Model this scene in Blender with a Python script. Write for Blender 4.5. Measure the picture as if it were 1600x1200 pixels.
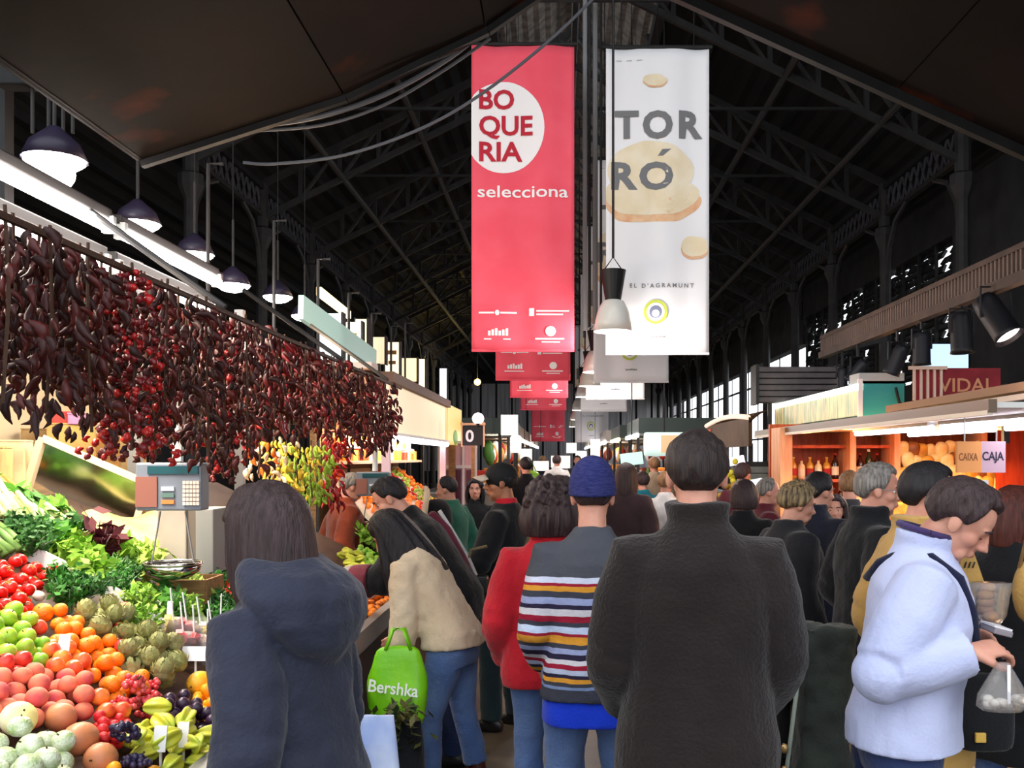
import bpy, bmesh, math, random
from mathutils import Vector as V, Matrix as M, noise
for o in list(bpy.data.objects): bpy.data.objects.remove(o)
SC = bpy.context.scene
COL = SC.collection
R = random.Random(11)
rad = math.radians
# ---------------------------------------------------------------- camera, sky, exposure
F, CX, CY, EYE = 1500.0, 875.0, 715.0, 1.65
cam = bpy.data.cameras.new('camera'); camo = bpy.data.objects.new('camera', cam); COL.objects.link(camo)
camo.location = (0, 0, EYE); camo.rotation_euler = (math.pi/2, 0, 0)
cam.sensor_width = 36; cam.sensor_fit = 'HORIZONTAL'; cam.lens = F/1600*36
cam.shift_x = -(CX-800)/1600; cam.shift_y = (CY-600)/1600; cam.clip_start = .05; cam.clip_end = 300
SC.camera = camo
W = bpy.data.worlds.new('sky'); SC.world = W; W.use_nodes = True
W.node_tree.nodes['Background'].inputs[0].default_value = (.90, .95, 1, 1)
W.node_tree.nodes['Background'].inputs[1].default_value = 1.55
vs = SC.view_settings
vs.view_transform = 'Standard'; vs.look = 'None'; vs.gamma = 1; vs.use_curve_mapping = False; vs.exposure = .8
SC.cycles.max_bounces = 6; SC.cycles.diffuse_bounces = 3; SC.cycles.glossy_bounces = 3
SC.cycles.transparent_max_bounces = 8; SC.cycles.sample_clamp_indirect = 4; SC.cycles.use_denoising = True
SC.cycles.caustics_reflective = False; SC.cycles.caustics_refractive = False

def P(px, py, y):                       # a point at depth y seen at a place of the 1600x1200 frame
    return V(((px-CX)*y/F, y, EYE-(py-CY)*y/F))
def PX(px, y): return (px-CX)*y/F
def PZ(py, y): return EYE-(py-CY)*y/F
# ---------------------------------------------------------------- materials
def lin(c):
    f = lambda v: v/12.92 if v <= .04045 else ((v+.055)/1.055)**2.4
    return tuple(f(x/255) for x in c[:3])+(1,)
MATS = {}
def mat(name, c, rough=.7, c2=None, scale=8, bump=0, bscale=40, metal=0, spec=.3, stretch=None, emit=0, trans=0, alpha=1, fine=3, sheen=0):
    if name in MATS: return MATS[name]
    m = bpy.data.materials.new(name); m.use_nodes = True; nt = m.node_tree; b = nt.nodes['Principled BSDF']
    b.inputs['Base Color'].default_value = lin(c); b.inputs['Roughness'].default_value = rough
    b.inputs['Metallic'].default_value = metal; b.inputs['Specular IOR Level'].default_value = spec
    b.inputs['Transmission Weight'].default_value = trans; b.inputs['Alpha'].default_value = alpha
    if sheen: b.inputs['Sheen Weight'].default_value = sheen
    if emit:
        b.inputs['Emission Color'].default_value = lin(c); b.inputs['Emission Strength'].default_value = emit
    if c2 or bump:
        tc = nt.nodes.new('ShaderNodeTexCoord'); mp = nt.nodes.new('ShaderNodeMapping')
        nt.links.new(tc.outputs['Object'], mp.inputs[0])
        if stretch: mp.inputs['Scale'].default_value = stretch
        if c2:
            n = nt.nodes.new('ShaderNodeTexNoise'); n.inputs['Scale'].default_value = scale; n.inputs['Detail'].default_value = fine
            nt.links.new(mp.outputs[0], n.inputs['Vector'])
            r = nt.nodes.new('ShaderNodeValToRGB'); r.color_ramp.elements[0].position = .36; r.color_ramp.elements[1].position = .64
            r.color_ramp.elements[0].color = lin(c); r.color_ramp.elements[1].color = lin(c2)
            nt.links.new(n.outputs[0], r.inputs[0]); nt.links.new(r.outputs[0], b.inputs['Base Color'])
            if emit: nt.links.new(r.outputs[0], b.inputs['Emission Color'])
        if bump:
            n2 = nt.nodes.new('ShaderNodeTexNoise'); n2.inputs['Scale'].default_value = bscale; n2.inputs['Detail'].default_value = 4
            nt.links.new(mp.outputs[0], n2.inputs['Vector'])
            bp = nt.nodes.new('ShaderNodeBump'); bp.inputs['Strength'].default_value = bump; bp.inputs['Distance'].default_value = .01
            nt.links.new(n2.outputs[0], bp.inputs['Height']); nt.links.new(bp.outputs[0], b.inputs['Normal'])
    MATS[name] = m; return m
def ramp_mat(name, stops, axis=2, lo=0, hi=1, rough=.8, bump=.3, const=True, wob=0, emit=0):
    """colour bands along one object axis; stops = [(t, rgb)]"""
    m = bpy.data.materials.new(name); m.use_nodes = True; nt = m.node_tree; b = nt.nodes['Principled BSDF']
    b.inputs['Roughness'].default_value = rough; b.inputs['Specular IOR Level'].default_value = .2
    tc = nt.nodes.new('ShaderNodeTexCoord'); sp = nt.nodes.new('ShaderNodeSeparateXYZ'); src = tc.outputs['Object']
    n = nt.nodes.new('ShaderNodeTexNoise'); n.inputs['Scale'].default_value = 9
    nt.links.new(tc.outputs['Object'], n.inputs['Vector'])
    if wob:
        mx = nt.nodes.new('ShaderNodeVectorMath'); mx.operation = 'MULTIPLY_ADD'; mx.inputs[1].default_value = (wob, wob, wob)
        nt.links.new(n.outputs['Color'], mx.inputs[0]); nt.links.new(tc.outputs['Object'], mx.inputs[2]); src = mx.outputs[0]
    nt.links.new(src, sp.inputs[0])
    mr = nt.nodes.new('ShaderNodeMapRange'); mr.inputs['From Min'].default_value = lo; mr.inputs['From Max'].default_value = hi
    nt.links.new(sp.outputs[axis], mr.inputs['Value'])
    r = nt.nodes.new('ShaderNodeValToRGB'); cr = r.color_ramp; cr.interpolation = 'CONSTANT' if const else 'LINEAR'
    cr.elements[0].position = stops[0][0]; cr.elements[0].color = lin(stops[0][1])
    cr.elements[1].position = stops[1][0]; cr.elements[1].color = lin(stops[1][1])
    for t, c in stops[2:]:
        e = cr.elements.new(t); e.color = lin(c)
    nt.links.new(mr.outputs[0], r.inputs[0]); nt.links.new(r.outputs[0], b.inputs['Base Color'])
    if emit:
        nt.links.new(r.outputs[0], b.inputs['Emission Color']); b.inputs['Emission Strength'].default_value = emit
    if bump:
        n2 = nt.nodes.new('ShaderNodeTexNoise'); n2.inputs['Scale'].default_value = 60; nt.links.new(tc.outputs['Object'], n2.inputs['Vector'])
        bp = nt.nodes.new('ShaderNodeBump'); bp.inputs['Strength'].default_value = bump; bp.inputs['Distance'].default_value = .006
        nt.links.new(n2.outputs[0], bp.inputs['Height']); nt.links.new(bp.outputs[0], b.inputs['Normal'])
    MATS[name] = m; return m
# ---------------------------------------------------------------- mesh builder
class MB:
    def __init__(s): s.v = []; s.f = []; s.mi = []; s.cur = 0
    def add(s, vs, fs):
        o = len(s.v); s.v += [tuple(p) for p in vs]; s.f += [tuple(i+o for i in f) for f in fs]; s.mi += [s.cur]*len(fs); return s
    def box(s, c, d, rot=None):
        c = V(c); h = V(d)/2; q = []
        for x in (-1, 1):
            for y in (-1, 1):
                for z in (-1, 1):
                    p = V((x*h.x, y*h.y, z*h.z))
                    if rot: p = rot @ p
                    q.append(c+p)
        return s.add(q, [(0, 1, 3, 2), (4, 6, 7, 5), (0, 4, 5, 1), (2, 3, 7, 6), (0, 2, 6, 4), (1, 5, 7, 3)])
    def bar(s, a, b, w, h=None):        # square bar between two points
        a = V(a); b = V(b); h = h or w; d = (b-a); L = d.length
        if L < 1e-6: return s
        return s.box((a+b)/2, (w, L, h), d.to_track_quat('Y', 'Z').to_matrix())
    def loft(s, rings, caps=True):      # rings: lists of equal length
        n = len(rings[0]); q = []; f = []
        for r in rings: q += r
        for i in range(len(rings)-1):
            for j in range(n):
                k = (j+1) % n
                f.append((i*n+j, i*n+k, (i+1)*n+k, (i+1)*n+j))
        if caps:
            f.append(tuple(reversed(range(n)))); f.append(tuple((len(rings)-1)*n+j for j in range(n)))
        return s.add(q, f)
    def tube(s, pts, r, n=8, caps=True):
        pts = [V(p) for p in pts]; rs = r if isinstance(r, (list, tuple)) else [r]*len(pts); rings = []
        t0 = (pts[1]-pts[0]).normalized(); ref = V((0, 0, 1)) if abs(t0.z) < .9 else V((0, 1, 0))
        u = t0.cross(ref).normalized()
        for i, p in enumerate(pts):
            t = (pts[min(i+1, len(pts)-1)]-pts[max(i-1, 0)]).normalized()
            u = (u-t*u.dot(t)).normalized(); w = t.cross(u)
            rings.append([p+(u*math.cos(2*math.pi*j/n)+w*math.sin(2*math.pi*j/n))*rs[i] for j in range(n)])
        return s.loft(rings, caps)
    def lathe(s, prof, n=16, c=(0, 0, 0), rot=None, caps=True):     # prof [(r, z)]
        c = V(c); rings = []
        for r, z in prof:
            ring = []
            for j in range(n):
                p = V((r*math.cos(2*math.pi*j/n), r*math.sin(2*math.pi*j/n), z))
                if rot: p = rot @ p
                ring.append(c+p)
            rings.append(ring)
        return s.loft(rings, caps)
    def ell(s, c, r, n=14, m=9, rot=None, fn=None):
        c = V(c); r = V(r) if not isinstance(r, (int, float)) else V((r, r, r)); rings = []
        for i in range(m+1):
            e = -math.pi/2+math.pi*i/m; e = max(-1.54, min(1.54, e)); ring = []
            for j in range(n):
                a = 2*math.pi*j/n
                p = V((math.cos(e)*math.cos(a), math.cos(e)*math.sin(a), math.sin(e)))
                if fn: p = fn(p)
                p = V((p.x*r.x, p.y*r.y, p.z*r.z))
                if rot: p = rot @ p
                ring.append(c+p)
            rings.append(ring)
        return s.loft(rings)
    def grid(s, nx, ny, fn):
        q = [fn(i/nx, j/ny) for j in range(ny+1) for i in range(nx+1)]; w = nx+1
        return s.add(q, [(j*w+i, j*w+i+1, (j+1)*w+i+1, (j+1)*w+i) for j in range(ny) for i in range(nx)])
    def poly(s, pts): return s.add(pts, [tuple(range(len(pts)))])
    def prism(s, pts, d):               # closed polygon pushed along vector d
        n = len(pts); pts = [V(p) for p in pts]; d = V(d)
        return s.add(pts+[p+d for p in pts], [tuple(reversed(range(n))), tuple(range(n, 2*n))]+[(i, (i+1) % n, (i+1) % n+n, i+n) for i in range(n)])
    def xf(s, mtx, start=0):
        for i in range(start, len(s.v)): s.v[i] = tuple(mtx @ V(s.v[i]))
        return s
    def mesh(s, name, mats, smooth=False, fix=True):
        me = bpy.data.meshes.new(name); me.from_pydata(s.v, [], s.f)
        if fix:
            bm = bmesh.new(); bm.from_mesh(me); bmesh.ops.recalc_face_normals(bm, faces=bm.faces); bm.to_mesh(me); bm.free()
        for m in (mats if isinstance(mats, (list, tuple)) else [mats]): me.materials.append(m)
        me.polygons.foreach_set('material_index', s.mi)
        if smooth: me.polygons.foreach_set('use_smooth', [True]*len(me.polygons))
        me.update(); return me
    def build(s, name, mats, parent=None, smooth=False, loc=None, remesh=0, wrinkle=0, wscale=.12, sm=2, solid=0, subsurf=0, bevel=0, kind=None, label=None, fix=True):
        o = bpy.data.objects.new(name, s.mesh(name, mats, smooth or remesh > 0 or subsurf > 0, fix)); COL.objects.link(o)
        if parent: o.parent = parent
        if loc is not None: o.location = loc
        if remesh:
            k = o.modifiers.new('r', 'REMESH'); k.mode = 'VOXEL'; k.voxel_size = remesh; k.use_smooth_shade = True
            if sm:
                k = o.modifiers.new('s', 'SMOOTH'); k.factor = .5; k.iterations = sm
        if wrinkle:
            k = o.modifiers.new('d', 'DISPLACE'); k.texture = clouds(wscale); k.strength = wrinkle; k.mid_level = .5; k.texture_coords = 'LOCAL'
        if solid:
            k = o.modifiers.new('t', 'SOLIDIFY'); k.thickness = solid; k.offset = 0
        if subsurf:
            k = o.modifiers.new('u', 'SUBSURF'); k.levels = subsurf; k.render_levels = subsurf
        if bevel:
            k = o.modifiers.new('b', 'BEVEL'); k.width = bevel; k.segments = 2; k.limit_method = 'ANGLE'
        if kind: o['kind'] = kind
        if label: o['label'] = label
        return o
_cl = {}
def clouds(sc):
    if sc not in _cl:
        t = bpy.data.textures.new('cl%g' % sc, 'CLOUDS'); t.noise_scale = sc; t.noise_depth = 2; _cl[sc] = t
    return _cl[sc]
def tag(o, label, cat, group=None, kind=None):
    o['label'] = label; o['category'] = cat
    if group: o['group'] = group
    if kind: o['kind'] = kind
    return o
def thing(name, label, cat, loc=(0, 0, 0), rz=0, group=None):
    o = bpy.data.objects.new(name, None); COL.objects.link(o); o.empty_display_size = .1
    o.location = loc; o.rotation_euler = (0, 0, rz); return tag(o, label, cat, group)
def struct(name, mb, m, parent=None, **k):
    o = mb.build(name, m, parent, **k)
    if not parent: o['kind'] = 'structure'
    return o
def dup(o, loc, rz=None, label=None, group=None, scale=None):
    c = o.copy(); COL.objects.link(c); c.location = loc
    if rz is not None: c.rotation_euler = rz if isinstance(rz, (tuple, list)) or hasattr(rz, 'x') else (0, 0, rz)
    if scale: c.scale = (scale,)*3 if not isinstance(scale, tuple) else scale
    if label: c['label'] = label
    if group: c['group'] = group
    for ch in o.children:
        d = ch.copy(); COL.objects.link(d); d.parent = c
        for g in ch.children:
            e = g.copy(); COL.objects.link(e); e.parent = d
    return c
def text_mesh(body, size, bold=0, shear=0, sx=1, space=1):
    """writing as a flat mesh in the XZ plane, lower left corner at the origin; returns verts, faces, width"""
    cu = bpy.data.curves.new('t', 'FONT'); cu.body = body; cu.size = size; cu.offset = bold; cu.shear = shear; cu.space_character = space; cu.resolution_u = 3
    ob = bpy.data.objects.new('t', cu); COL.objects.link(ob)
    dg = bpy.context.evaluated_depsgraph_get(); dg.update(); me = bpy.data.meshes.new_from_object(ob.evaluated_get(dg))
    vs_ = [V((v.co.x*sx, 0, v.co.y)) for v in me.vertices]; fs = [tuple(p.vertices) for p in me.polygons]
    bpy.data.objects.remove(ob); bpy.data.curves.remove(cu); bpy.data.meshes.remove(me)
    if not vs_: return [], [], 0
    x0 = min(p.x for p in vs_); z0 = 0
    vs_ = [V((p.x-x0, 0, p.z)) for p in vs_]
    return vs_, fs, max(p.x for p in vs_)
def lamp(name, kind, loc, energy, color=(255, 255, 255), size=.1, parent=None, sizey=None, rot=None, spot=None):
    l = bpy.data.lights.new(name, kind); l.energy = energy; l.color = lin(color)[:3]
    if kind == 'AREA':
        l.size = size
        if sizey: l.shape = 'RECTANGLE'; l.size_y = sizey
    else: l.shadow_soft_size = size
    if spot: l.spot_size = rad(spot); l.spot_blend = .4
    o = bpy.data.objects.new(name, l); COL.objects.link(o); o.location = loc
    if rot: o.rotation_euler = rot
    if parent: o.parent = parent
    return o
def text_obj(name, body, size, m, parent, org, ux, uz, off=None, width=None, **k):
    """flat lettering as a child: starts at org, runs along ux, rises along uz; width fits it"""
    vs_, fs, w = text_mesh(body, size, **k); ux = V(ux).normalized(); uz = V(uz).normalized(); fx = width/w if width else 1
    mb = MB(); mb.add([V(org)+ux*p.x*fx+uz*p.z for p in vs_], fs)
    if off: mb.v = [tuple(off(V(p))) for p in mb.v]
    return mb.build(name, m, parent, fix=False)
# ================================================================ the hall
iron = mat('dark_iron', (24, 24, 26), .6, (32, 32, 32), 6)
iron2 = mat('grey_iron', (46, 45, 46), .6, (56, 54, 54), 6)
m_floor = mat('worn_floor', (92, 80, 66), .5, (66, 58, 50), 3, .2, 30)
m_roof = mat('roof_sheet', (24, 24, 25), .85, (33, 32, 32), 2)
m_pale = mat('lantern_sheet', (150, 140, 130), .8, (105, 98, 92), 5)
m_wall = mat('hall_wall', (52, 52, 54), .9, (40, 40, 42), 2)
m_wallb = mat('far_wall', (196, 192, 196), .9, (160, 156, 158), 1.2, stretch=(6, 1, .3))
struct('floor', MB().box((0, 24, -.05), (44, 84, .1)), m_floor)
RX0, RZ0, SL = .25, 9.5, .49            # ridge and pitch
def roofz(x): return RZ0-SL*abs(x-RX0)
def slab(x0, x1, y0, y1, t, up=0, corr=0):
    mb = MB(); z0, z1 = roofz(x0)+up, roofz(x1)+up
    if not corr: return mb.prism([(x0, y0, z0), (x1, y0, z1), (x1, y0, z1+t), (x0, y0, z0+t)], (0, y1-y0, 0))
    n = corr; pts = []
    for i in range(n+1):
        f = i/n; b = .05*(i % 2); pts.append((x0+(x1-x0)*f, y0, z0+(z1-z0)*f+b))
    return mb.prism(pts+[(p[0], p[1], p[2]+t) for p in reversed(pts)], (0, y1-y0, 0))
LX0, LX1 = -1.15, 1.65
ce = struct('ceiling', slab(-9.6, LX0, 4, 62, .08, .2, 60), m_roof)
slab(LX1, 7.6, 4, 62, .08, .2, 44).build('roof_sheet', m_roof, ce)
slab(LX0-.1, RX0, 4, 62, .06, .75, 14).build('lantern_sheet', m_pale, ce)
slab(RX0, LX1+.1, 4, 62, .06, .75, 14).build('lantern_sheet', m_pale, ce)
for y in range(6, 62, 4):
    for x in (LX0, LX1): MB().box((x, y, roofz(x)+.48), (.06, .1, .56)).build('lantern_post', iron, ce)
for x in (LX0, LX1): MB().box((x, 33, roofz(x)+.14), (.16, 58, .2)).build('lantern_beam', iron2, ce)
for x in (-2.54, -4.0, 3.37, 4.8, RX0): MB().tube([(x, 4, roofz(x)-.62), (x, 62, roofz(x)-.62)], .06, 8).build('purlin', iron2, ce)
for x in (-3.3, -4.8, -7, 2.5, 4.1, 5.4): MB().box((x, 33, roofz(x)+.13), (.1, 58, .14)).build('purlin', iron, ce)
struct('wall_left', MB().box((-9.2, 30.5, 3), (.3, 63, 6)), m_wall)
wb = struct('wall_back', MB().box((-1, 62, 5), (18, .3, 10)), m_wall)
for i in range(17):
    x = -8.6+i*1.0
    MB().box((x, 61.8, 3.6), (.86, .12, 5.6)).build('panel', m_wallb, wb)
# right wall: solid near, louvres, then tall open bays
wr = struct('wall_right', MB().box((7.1, 8, 3.2), (.3, 18, 6.4)), m_wall)
MB().box((7.1, 22.3, 1.55), (.3, 10.6, 3.1)).build('wall_panel', m_wall, wr)
MB().box((7.1, 22.3, 6.05), (.3, 10.6, .9)).build('wall_panel', m_wall, wr)
MB().box((7.1, 44.5, 5.7), (.3, 34, 1.6)).build('wall_panel', m_wall, wr)
MB().box((7.1, 44.5, .7), (.3, 34, 1.4)).build('wall_panel', m_wall, wr)
m_mull = mat('mullion', (28, 30, 48), .6)
y = 27.4; k = 0
while y < 61:
    w = .3 if k % 3 == 0 else .1
    MB().box((7.05, y, 3.2), (.03, w*.6, 3.8)).build('mullion', m_mull, wr); k += 1; y += 1.7
for z in (2.3, 4.2): MB().box((7.05, 44.2, z), (.08, 33.6, .06)).build('transom', m_mull, wr)
lv = MB(); rr = random.Random(5)
for i in range(19):
    z = 3.12+i*.135; yy = 17.1
    while yy < 27.4:
        L = rr.uniform(.12, .42)
        if rr.random() < .9: lv.box((7.1, yy+L/2, z), (.05, L, .15), M.Rotation(rad(28+rr.uniform(-9, 9)), 3, 'Y'))
        yy += L+rr.uniform(.0, .05)
lv.build('louvre_slats', iron, wr, kind='stuff')
for yy in [17+.85*i for i in range(13)]: MB().box((7.0, yy, 4.4), (.05, .06, 2.6)).build('louvre_post', iron, wr)
# trusses, columns, lattice girders
COLS_Y = [14.3+3.4*i for i in range(14)]
XL, XR = -5.5, 6.0
for i, y in enumerate([10.9]+COLS_Y[:11]):
    t = struct('roof_truss', MB().bar((XL, y, roofz(XL)), (RX0, y, RZ0), .09, .12), iron2)
    MB().bar((RX0, y, RZ0), (XR, y, roofz(XR)), .09, .12).build('top_chord', iron2, t)
    D = .62
    MB().bar((XL, y, roofz(XL)-D), (RX0, y, RZ0-D), .08, .1).build('bottom_chord', iron2, t)
    MB().bar((RX0, y, RZ0-D), (XR, y, roofz(XR)-D), .08, .1).build('bottom_chord', iron2, t)
    for sx, x1 in ((-1, XL), (1, XR)):
        n = 8; st = (x1-RX0)/n
        for q in range(1, n):
            x = RX0+st*q
            MB().box((x, y, roofz(x)-D/2), (.07, .07, D)).build('strut', iron2, t)
            MB().bar((x, y, roofz(x)-D), (x-st, y, roofz(x-st)), .05).build('brace', iron2, t)
    MB().bar((-3.9, y, roofz(-3.9)-D), (4.4, y, roofz(4.4)-D), .04).build('tie_rod', iron, t)
for x in (XL, XR):
    for i, y in enumerate(COLS_Y):
        c = struct('trim_%d' % (i+1+(20 if x > 0 else 0)), MB().lathe([(.17, 0), (.17, .5), (.12, .56), (.1, 5.5), (.19, 5.7), (.19, 5.86), (.12, 5.9), (.12, 6.7)], 10, (x, y, 0)), iron2)
        if i+1 < len(COLS_Y):
            y1 = y+3.4; z0, z1 = 6.12, 6.62
            g = struct('lattice_girder', MB().box((x, (y+y1)/2, z1), (.14, 3.4, .1)), iron)
            MB().box((x, (y+y1)/2, z0), (.1, 3.4, .07)).build('bottom_chord', iron2, g)
            lt = MB(); n = 12
            for q in range(n):
                a = y+3.4*q/n; b = y+3.4*(q+1)/n
                lt.bar((x, a, z0), (x, b, z1), .03); lt.bar((x, a, z1), (x, b, z0), .03)
            lt.build('lattice', mat('lattice_iron', (84, 84, 92), .5), g, kind='stuff')
            for yc, s in ((y, 1), (y1, -1)):
                MB().tube([(x, yc+s*.1, 5.0), (x, yc+s*.22, 5.5), (x, yc+s*.55, 5.9), (x, yc+s*1.1, 6.1)], .045, 6).build('arch_bracket', iron2, g)
# entrance gable canopy (dark brown soffit above the camera)
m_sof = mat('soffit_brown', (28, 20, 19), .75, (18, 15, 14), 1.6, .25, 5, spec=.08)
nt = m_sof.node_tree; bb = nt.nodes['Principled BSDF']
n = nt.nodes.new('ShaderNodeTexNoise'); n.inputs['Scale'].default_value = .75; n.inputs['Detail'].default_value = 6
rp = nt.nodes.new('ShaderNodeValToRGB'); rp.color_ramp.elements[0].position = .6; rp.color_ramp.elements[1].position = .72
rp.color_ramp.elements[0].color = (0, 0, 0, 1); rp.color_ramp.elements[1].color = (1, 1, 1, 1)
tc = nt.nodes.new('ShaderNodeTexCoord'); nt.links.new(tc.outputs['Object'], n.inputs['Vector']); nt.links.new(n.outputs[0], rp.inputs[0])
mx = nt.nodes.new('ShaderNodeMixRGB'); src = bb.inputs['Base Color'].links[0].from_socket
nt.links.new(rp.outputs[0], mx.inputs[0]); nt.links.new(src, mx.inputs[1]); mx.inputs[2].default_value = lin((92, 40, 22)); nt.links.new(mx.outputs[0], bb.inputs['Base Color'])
CYF = 6.0
def sof(pts, name, par=None):
    return MB().prism([V(p) for p in pts], (0, 0, .07)).build(name, m_sof, par)
GZ = [(-4.6, 2.8), (-2.62, 3.5), (-1.34, 3.91), (-.46, 4.33), (.22, 4.8), (4.8, 2.72)]
def gz(x):
    for (a, za), (b, zb) in zip(GZ, GZ[1:]):
        if x <= b: return za+(zb-za)*(x-a)/(b-a)
    return GZ[-1][1]
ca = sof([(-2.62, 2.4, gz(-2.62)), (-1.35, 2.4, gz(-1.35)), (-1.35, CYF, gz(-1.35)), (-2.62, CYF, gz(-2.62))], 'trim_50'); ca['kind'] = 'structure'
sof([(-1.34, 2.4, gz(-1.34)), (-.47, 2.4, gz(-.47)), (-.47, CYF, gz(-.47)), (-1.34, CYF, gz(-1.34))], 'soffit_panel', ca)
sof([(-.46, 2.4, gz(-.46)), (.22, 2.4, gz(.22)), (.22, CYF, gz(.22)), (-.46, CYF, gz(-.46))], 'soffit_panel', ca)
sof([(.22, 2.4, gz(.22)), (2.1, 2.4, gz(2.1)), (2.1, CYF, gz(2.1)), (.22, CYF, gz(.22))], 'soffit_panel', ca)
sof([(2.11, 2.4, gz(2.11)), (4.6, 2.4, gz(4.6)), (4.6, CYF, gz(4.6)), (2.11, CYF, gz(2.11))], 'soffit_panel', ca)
for (xa, za), (xb, zb) in zip(GZ[1:4], GZ[2:5]): MB().bar((xa, CYF, za), (xb, CYF, zb), .05, .08).build('edge_angle', iron, ca)
MB().bar((.22, CYF, gz(.22)), (4.6, CYF, gz(4.6)), .06, .12).build('edge_angle', iron, ca)
MB().box((-2.62, 4.2, gz(-2.62)+.03), (.05, 3.6, .05)).build('edge_angle', m_sof, ca)
# ---------------------------------------------------------------- banners
m_red = mat('banner_red', (243, 92, 110), .75, (238, 82, 100), 3)
m_white = mat('banner_white', (240, 238, 240), .75)
m_redtx = mat('print_red', (190, 40, 58), .8); m_wtx = mat('print_white', (246, 240, 240), .8); m_gtx = mat('print_grey', (120, 120, 122), .8)
m_beige = mat('print_beige', (240, 226, 200), .8, (232, 214, 180), 5); m_rim = mat('print_toast', (226, 170, 130), .8, (236, 200, 160), 8)
m_olive = mat('print_olive', (196, 206, 84), .8); m_slate = mat('print_slate', (120, 124, 150), .8)
def fold(x, z, ph):
    return .012*math.sin(x*9+ph+.35*z)+.008*math.sin(x*17-z*.8+ph*2)
def banner(label, xa, xb, zb, zt, y, red, grp, ph, small=False):
    b = thing('hanging_banner', label, 'banner', (0, y, zt), 0, grp)
    w = xb-xa; h = zt-zb
    loc = lambda p: V((p.x, fold(p.x, p.z, ph)-.012, p.z))
    nx, nz = 24, 30
    MB().grid(nx, nz, lambda u, v: V((xa+w*u, fold(xa+w*u, -h*v, ph), -h*v))).build('cloth', m_red if red else m_white, b, smooth=True, solid=.004)
    MB().tube([(xa-.03, 0, .02), (xb+.03, 0, .02)], .02, 8).build('top_rod', iron, b)
    MB().tube([(xa, 0, -h), (xb, 0, -h)], .014, 6).build('bottom_rod', m_red if red else m_white, b)
    for x in (xa+.15, xb-.15): MB().tube([(x, 0, .02), (x, 0, roofz(x)+.8-zt)], .006, 5).build('cord', iron, b)
    def T(body, px, py, hh, m, wd=None, bold=.004, space=1):
        return text_obj('lettering', body, hh*1.37*h, m, b, (xa+px*w, 0, -py*h), (1, 0, 0), (0, 0, 1), loc, wd*w if wd else None, bold=bold*h/3, space=space)
    def disc(px, py, rx, rz, m, nm, irr=0, a0=0, a1=2*math.pi, depth=0):
        pts = []; n = 48
        for q in range(n+1):
            a = a0+(a1-a0)*q/n; k = 1+irr*noise.noise(V((math.cos(a)*1.7, math.sin(a)*1.7, px*9)))
            x = max(xa, min(xb, xa+px*w+rx*w*math.cos(a)*k)); pts.append(V((x, 0, -py*h+rz*h*math.sin(a)*k)))
        cx = max(xa+.02, min(xb-.02, xa+px*w)); q = MB(); c = V((cx, 0, -py*h))
        R_ = 5; vv = [c]
        for r in range(1, R_+1): vv += [c+(p-c)*r/R_ for p in pts]
        N = len(pts); ff = [(0, 1+i, 2+i) for i in range(N-1)]
        for r in range(R_-1):
            for i in range(N-1): ff.append((1+r*N+i, 1+(r+1)*N+i, 2+(r+1)*N+i, 2+r*N+i))
        q.add([loc(p)+V((0, -.004+depth, 0)) for p in vv], ff); return q.build(nm, m, b, fix=False)
    if red:
        rp_ = disc(.31, .268, .40, .150, m_wtx, 'round_print', depth=.008)
        for i, s in enumerate(('BO', 'QUE', 'RIA')):
            lt = T(s, .075, .207+.0855*i, .064, m_redtx, {'BO': .34, 'QUE': .52, 'RIA': .42}[s], .007); lt.location.y = -.004; lt.parent = rp_
        T('selecciona', .06, .497, .040, m_wtx, .88, .002)
        for px, py, s, ww in ((.09, .878, 'ajuntament', .36), (.56, .885, 'mercats', .36), (.14, .955, 'rural', .22), (.56, .955, 'aliment', .3)):
            pass
        # small emblems printed along the foot
        def strip(px, py, ww, hh): 
            MB().add([loc(V((xa+px*w, 0, -py*h))), loc(V((xa+(px+ww)*w, 0, -py*h))), loc(V((xa+(px+ww)*w, 0, -(py-hh)*h))), loc(V((xa+px*w, 0, -(py-hh)*h)))], [(0, 1, 2, 3)]).build('emblem', m_wtx, b, fix=False)
        strip(.07, .879, .15, .006); strip(.28, .879, .16, .006); disc(.25, .876, .022, .009, m_wtx, 'emblem')
        strip(.56, .887, .05, .026); strip(.63, .873, .32, .005); strip(.63, .884, .26, .005)
        for q in range(6): strip(.16+q*.034, .951, .026, .016+.004*(q % 3))
        strip(.12, .964, .26, .004); disc(.77, .937, .05, .0165, m_wtx, 'emblem'); strip(.62, .964, .28, .005); strip(.68, .974, .18, .004)
    else:
        T('TOR', .085, .29, .088, m_gtx, .85, .014, 1.25); T('RO', .05, .458, .088, m_gtx, .60, .014, 1.2); MB().add([loc(V((xa+.50*w, 0, -.352*h))), loc(V((xa+.55*w, 0, -.352*h))), loc(V((xa+.63*w, 0, -.330*h))), loc(V((xa+.545*w, 0, -.330*h)))], [(0, 1, 2, 3)]).build('accent', m_gtx, b, fix=False)
        disc(.42, .50, .47, .075, m_rim, 'wafer_rim', .22, depth=.010); disc(.42, .475, .46, .075, m_beige, 'wafer', .16, depth=.008); disc(.42, .40, .42, .10, m_beige, 'wafer', .1, depth=.007)
        disc(.47, .108, .115, .02, m_rim, 'wafer_rim', .2, depth=.005); disc(.47, .103, .115, .02, m_beige, 'wafer', .2)
        disc(.86, .655, .14, .036, m_rim, 'wafer_rim', .15, depth=.005); disc(.86, .648, .135, .034, m_beige, 'wafer', .15)
        T("EL D'AGRAMUNT", .23, .783, .014, m_gtx, .62, .001, 1.5)
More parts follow.
